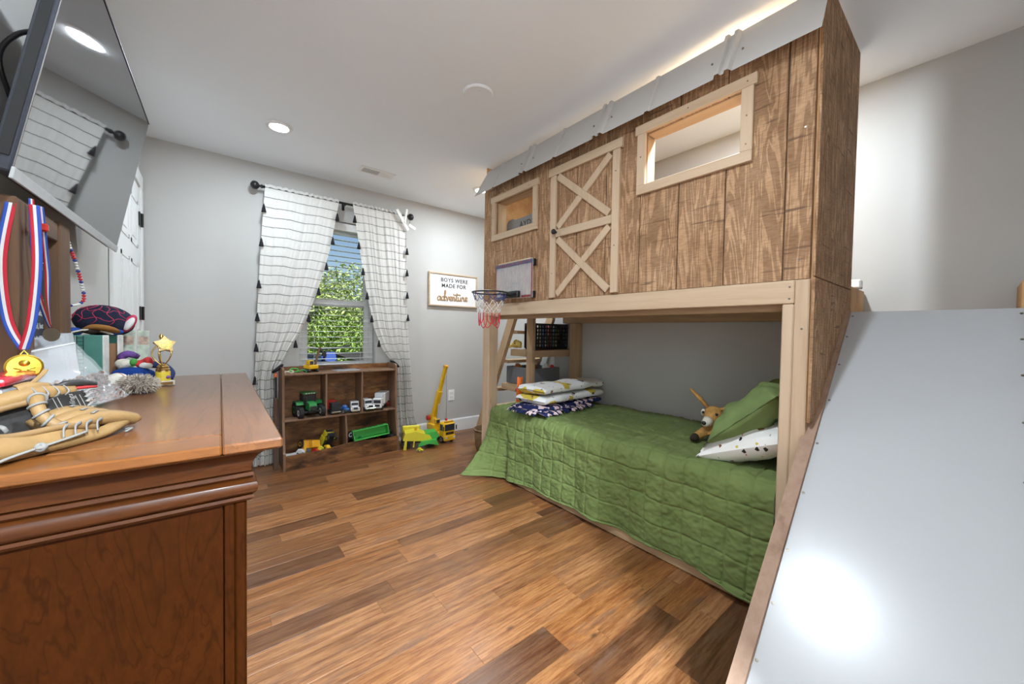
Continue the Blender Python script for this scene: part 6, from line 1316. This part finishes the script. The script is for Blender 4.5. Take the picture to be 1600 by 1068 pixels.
# baseball and shaggy ball
bs_ = thing('baseball', 'white baseball partly hidden behind the shaggy ball', 'ball', (-.212, 1.60, DH)); bc = Vector((-.213, 1.605, DH + .030)); MB().ell(bc, .029, 20, 14).obj('ball_cover', plain('ball_leather', (.68, .64, .55), .6, bs=.15, bscale=60), bs_, True)
MB().tube([bc + Vector((.0293 * math.cos(t_) * math.cos(.5 * math.sin(2 * t_)), -.0293 * math.sin(.5 * math.sin(2 * t_)), .0293 * math.sin(t_) * math.cos(.5 * math.sin(2 * t_)))) for t_ in [2 * PI * i / 40 for i in range(40)]], .0009, 5, closed=True).obj('ball_stitching', M_redl, bs_)
sh = thing('shaggy_ball', 'shaggy grey beige yarn ball on the dresser in front of the doll', 'ball', (-.165, 1.56, DH)); sc_ = Vector((-.165, 1.56, DH + .028)); MB().ell(sc_, (.042, .032, .022), 16, 10).obj('yarn_core', plain('yarn_core', (.22, .18, .15), .95), sh, True)
ya = MB(); rg = random.Random(4)
for i in range(900):
    d_ = Vector((rg.gauss(0, 1), rg.gauss(0, 1), rg.gauss(.25, 1))).normalized(); p = sc_ + Vector((d_.x * .042, d_.y * .032, d_.z * .023)); t1 = d_ + Vector((rg.uniform(-.6, .6), rg.uniform(-.6, .6), rg.uniform(-.9, .3))); q = p + t1 * .008
    if q.z < DH + .002: q.z = DH + .002
    if p.z < DH + .002: continue
    ya.tube([p, q], [.0011, .0006], 3, cap=False)
yo = ya.obj('yarn_pile', plain('greige_yarn', (.46, .40, .33), .95, .1, var=.35, vs=150), sh, fix=False); yo['kind'] = 'stuff'
# trophy
tp_ = thing('trophy', 'gold star trophy with yellow label and white base on the dresser', 'trophy', (-.122, 1.722, DH)); TX = TR((-.122, 1.722, 0), (0, 0, .35)); M_tgold = plain('shiny_gold', (.80, .58, .24), .14, metal=1, var=.04)
MB().cbox(-.027, .027, -.020, .020, DH + .001, DH + .017, .002, TX).obj('trophy_base', plain('marble_white', (.62, .58, .50), .3, var=.25, vs=25), tp_); MB().box(-.02, .02, -.0206, -.0201, DH + .004, DH + .014, TX).obj('name_plate', M_tgold, tp_)
MB().lathe([(.0195, DH + .0175), (.0195, DH + .048), (.001, DH + .0481)], 24, TX).obj('label_drum', plain('label_yellow', (.72, .55, .05), .4), tp_, 40); MB().ell(TX @ Vector((.006, -.0172, DH + .030)), (.009, .0035, .006), 14, 8).obj('label_emblem', plain('emblem_purple', (.16, .05, .25), .5), tp_, True)
MB().lathe([(.0185, DH + .0482), (.017, DH + .052), (.019, DH + .056), (.0155, DH + .060), (.0165, DH + .064), (.012, DH + .070), (.006, DH + .074), (.001, DH + .0745)], 24, TX).obj('ringed_neck', M_tgold, tp_, 40)
for i in range(5):
    a_ = 2 * PI * i / 5 + .3; MB().tube(crom([TX @ Vector((.006 * math.cos(a_), .006 * math.sin(a_), DH + .072)), TX @ Vector((.020 * math.cos(a_), .020 * math.sin(a_), DH + .090)), TX @ Vector((.027 * math.cos(a_), .027 * math.sin(a_), DH + .112)), TX @ Vector((.016 * math.cos(a_), .016 * math.sin(a_), DH + .132))], 5), [.0022] * 15 + [.0022], 6).obj('stem', M_tgold, tp_, True)
st_ = []; cN = Vector((.25, -.9, .35)).normalized(); SM = Matrix.Translation(TX @ Vector((.004, -.006, DH + .138))) @ cN.to_track_quat('Z', 'Y').to_matrix().to_4x4()
for i in range(10): rr = .030 if i % 2 == 0 else .019; a_ = PI / 2 + PI * i / 5; st_.append((rr * math.cos(a_), rr * math.sin(a_)))
MB().prism(st_, -.006, .006, 'Z').move(SM).obj('star', M_tgold, tp_); MB().lathe([(.001, .0062), (.017, .0062), (.018, .0075), (.001, .008)], 24, SM).obj('star_medallion', plain('medallion_yellow', (.72, .57, .10), .35, var=.3, vs=120), tp_, 40)
MB().ell(TX @ Vector((-.002, .004, DH + .165)), (.006, .006, .010), 10, 8).obj('star_tip', M_tgold, tp_, True)

# ================================================================== finish
for o in MADE:
    if '_o' in o: del o['_o']
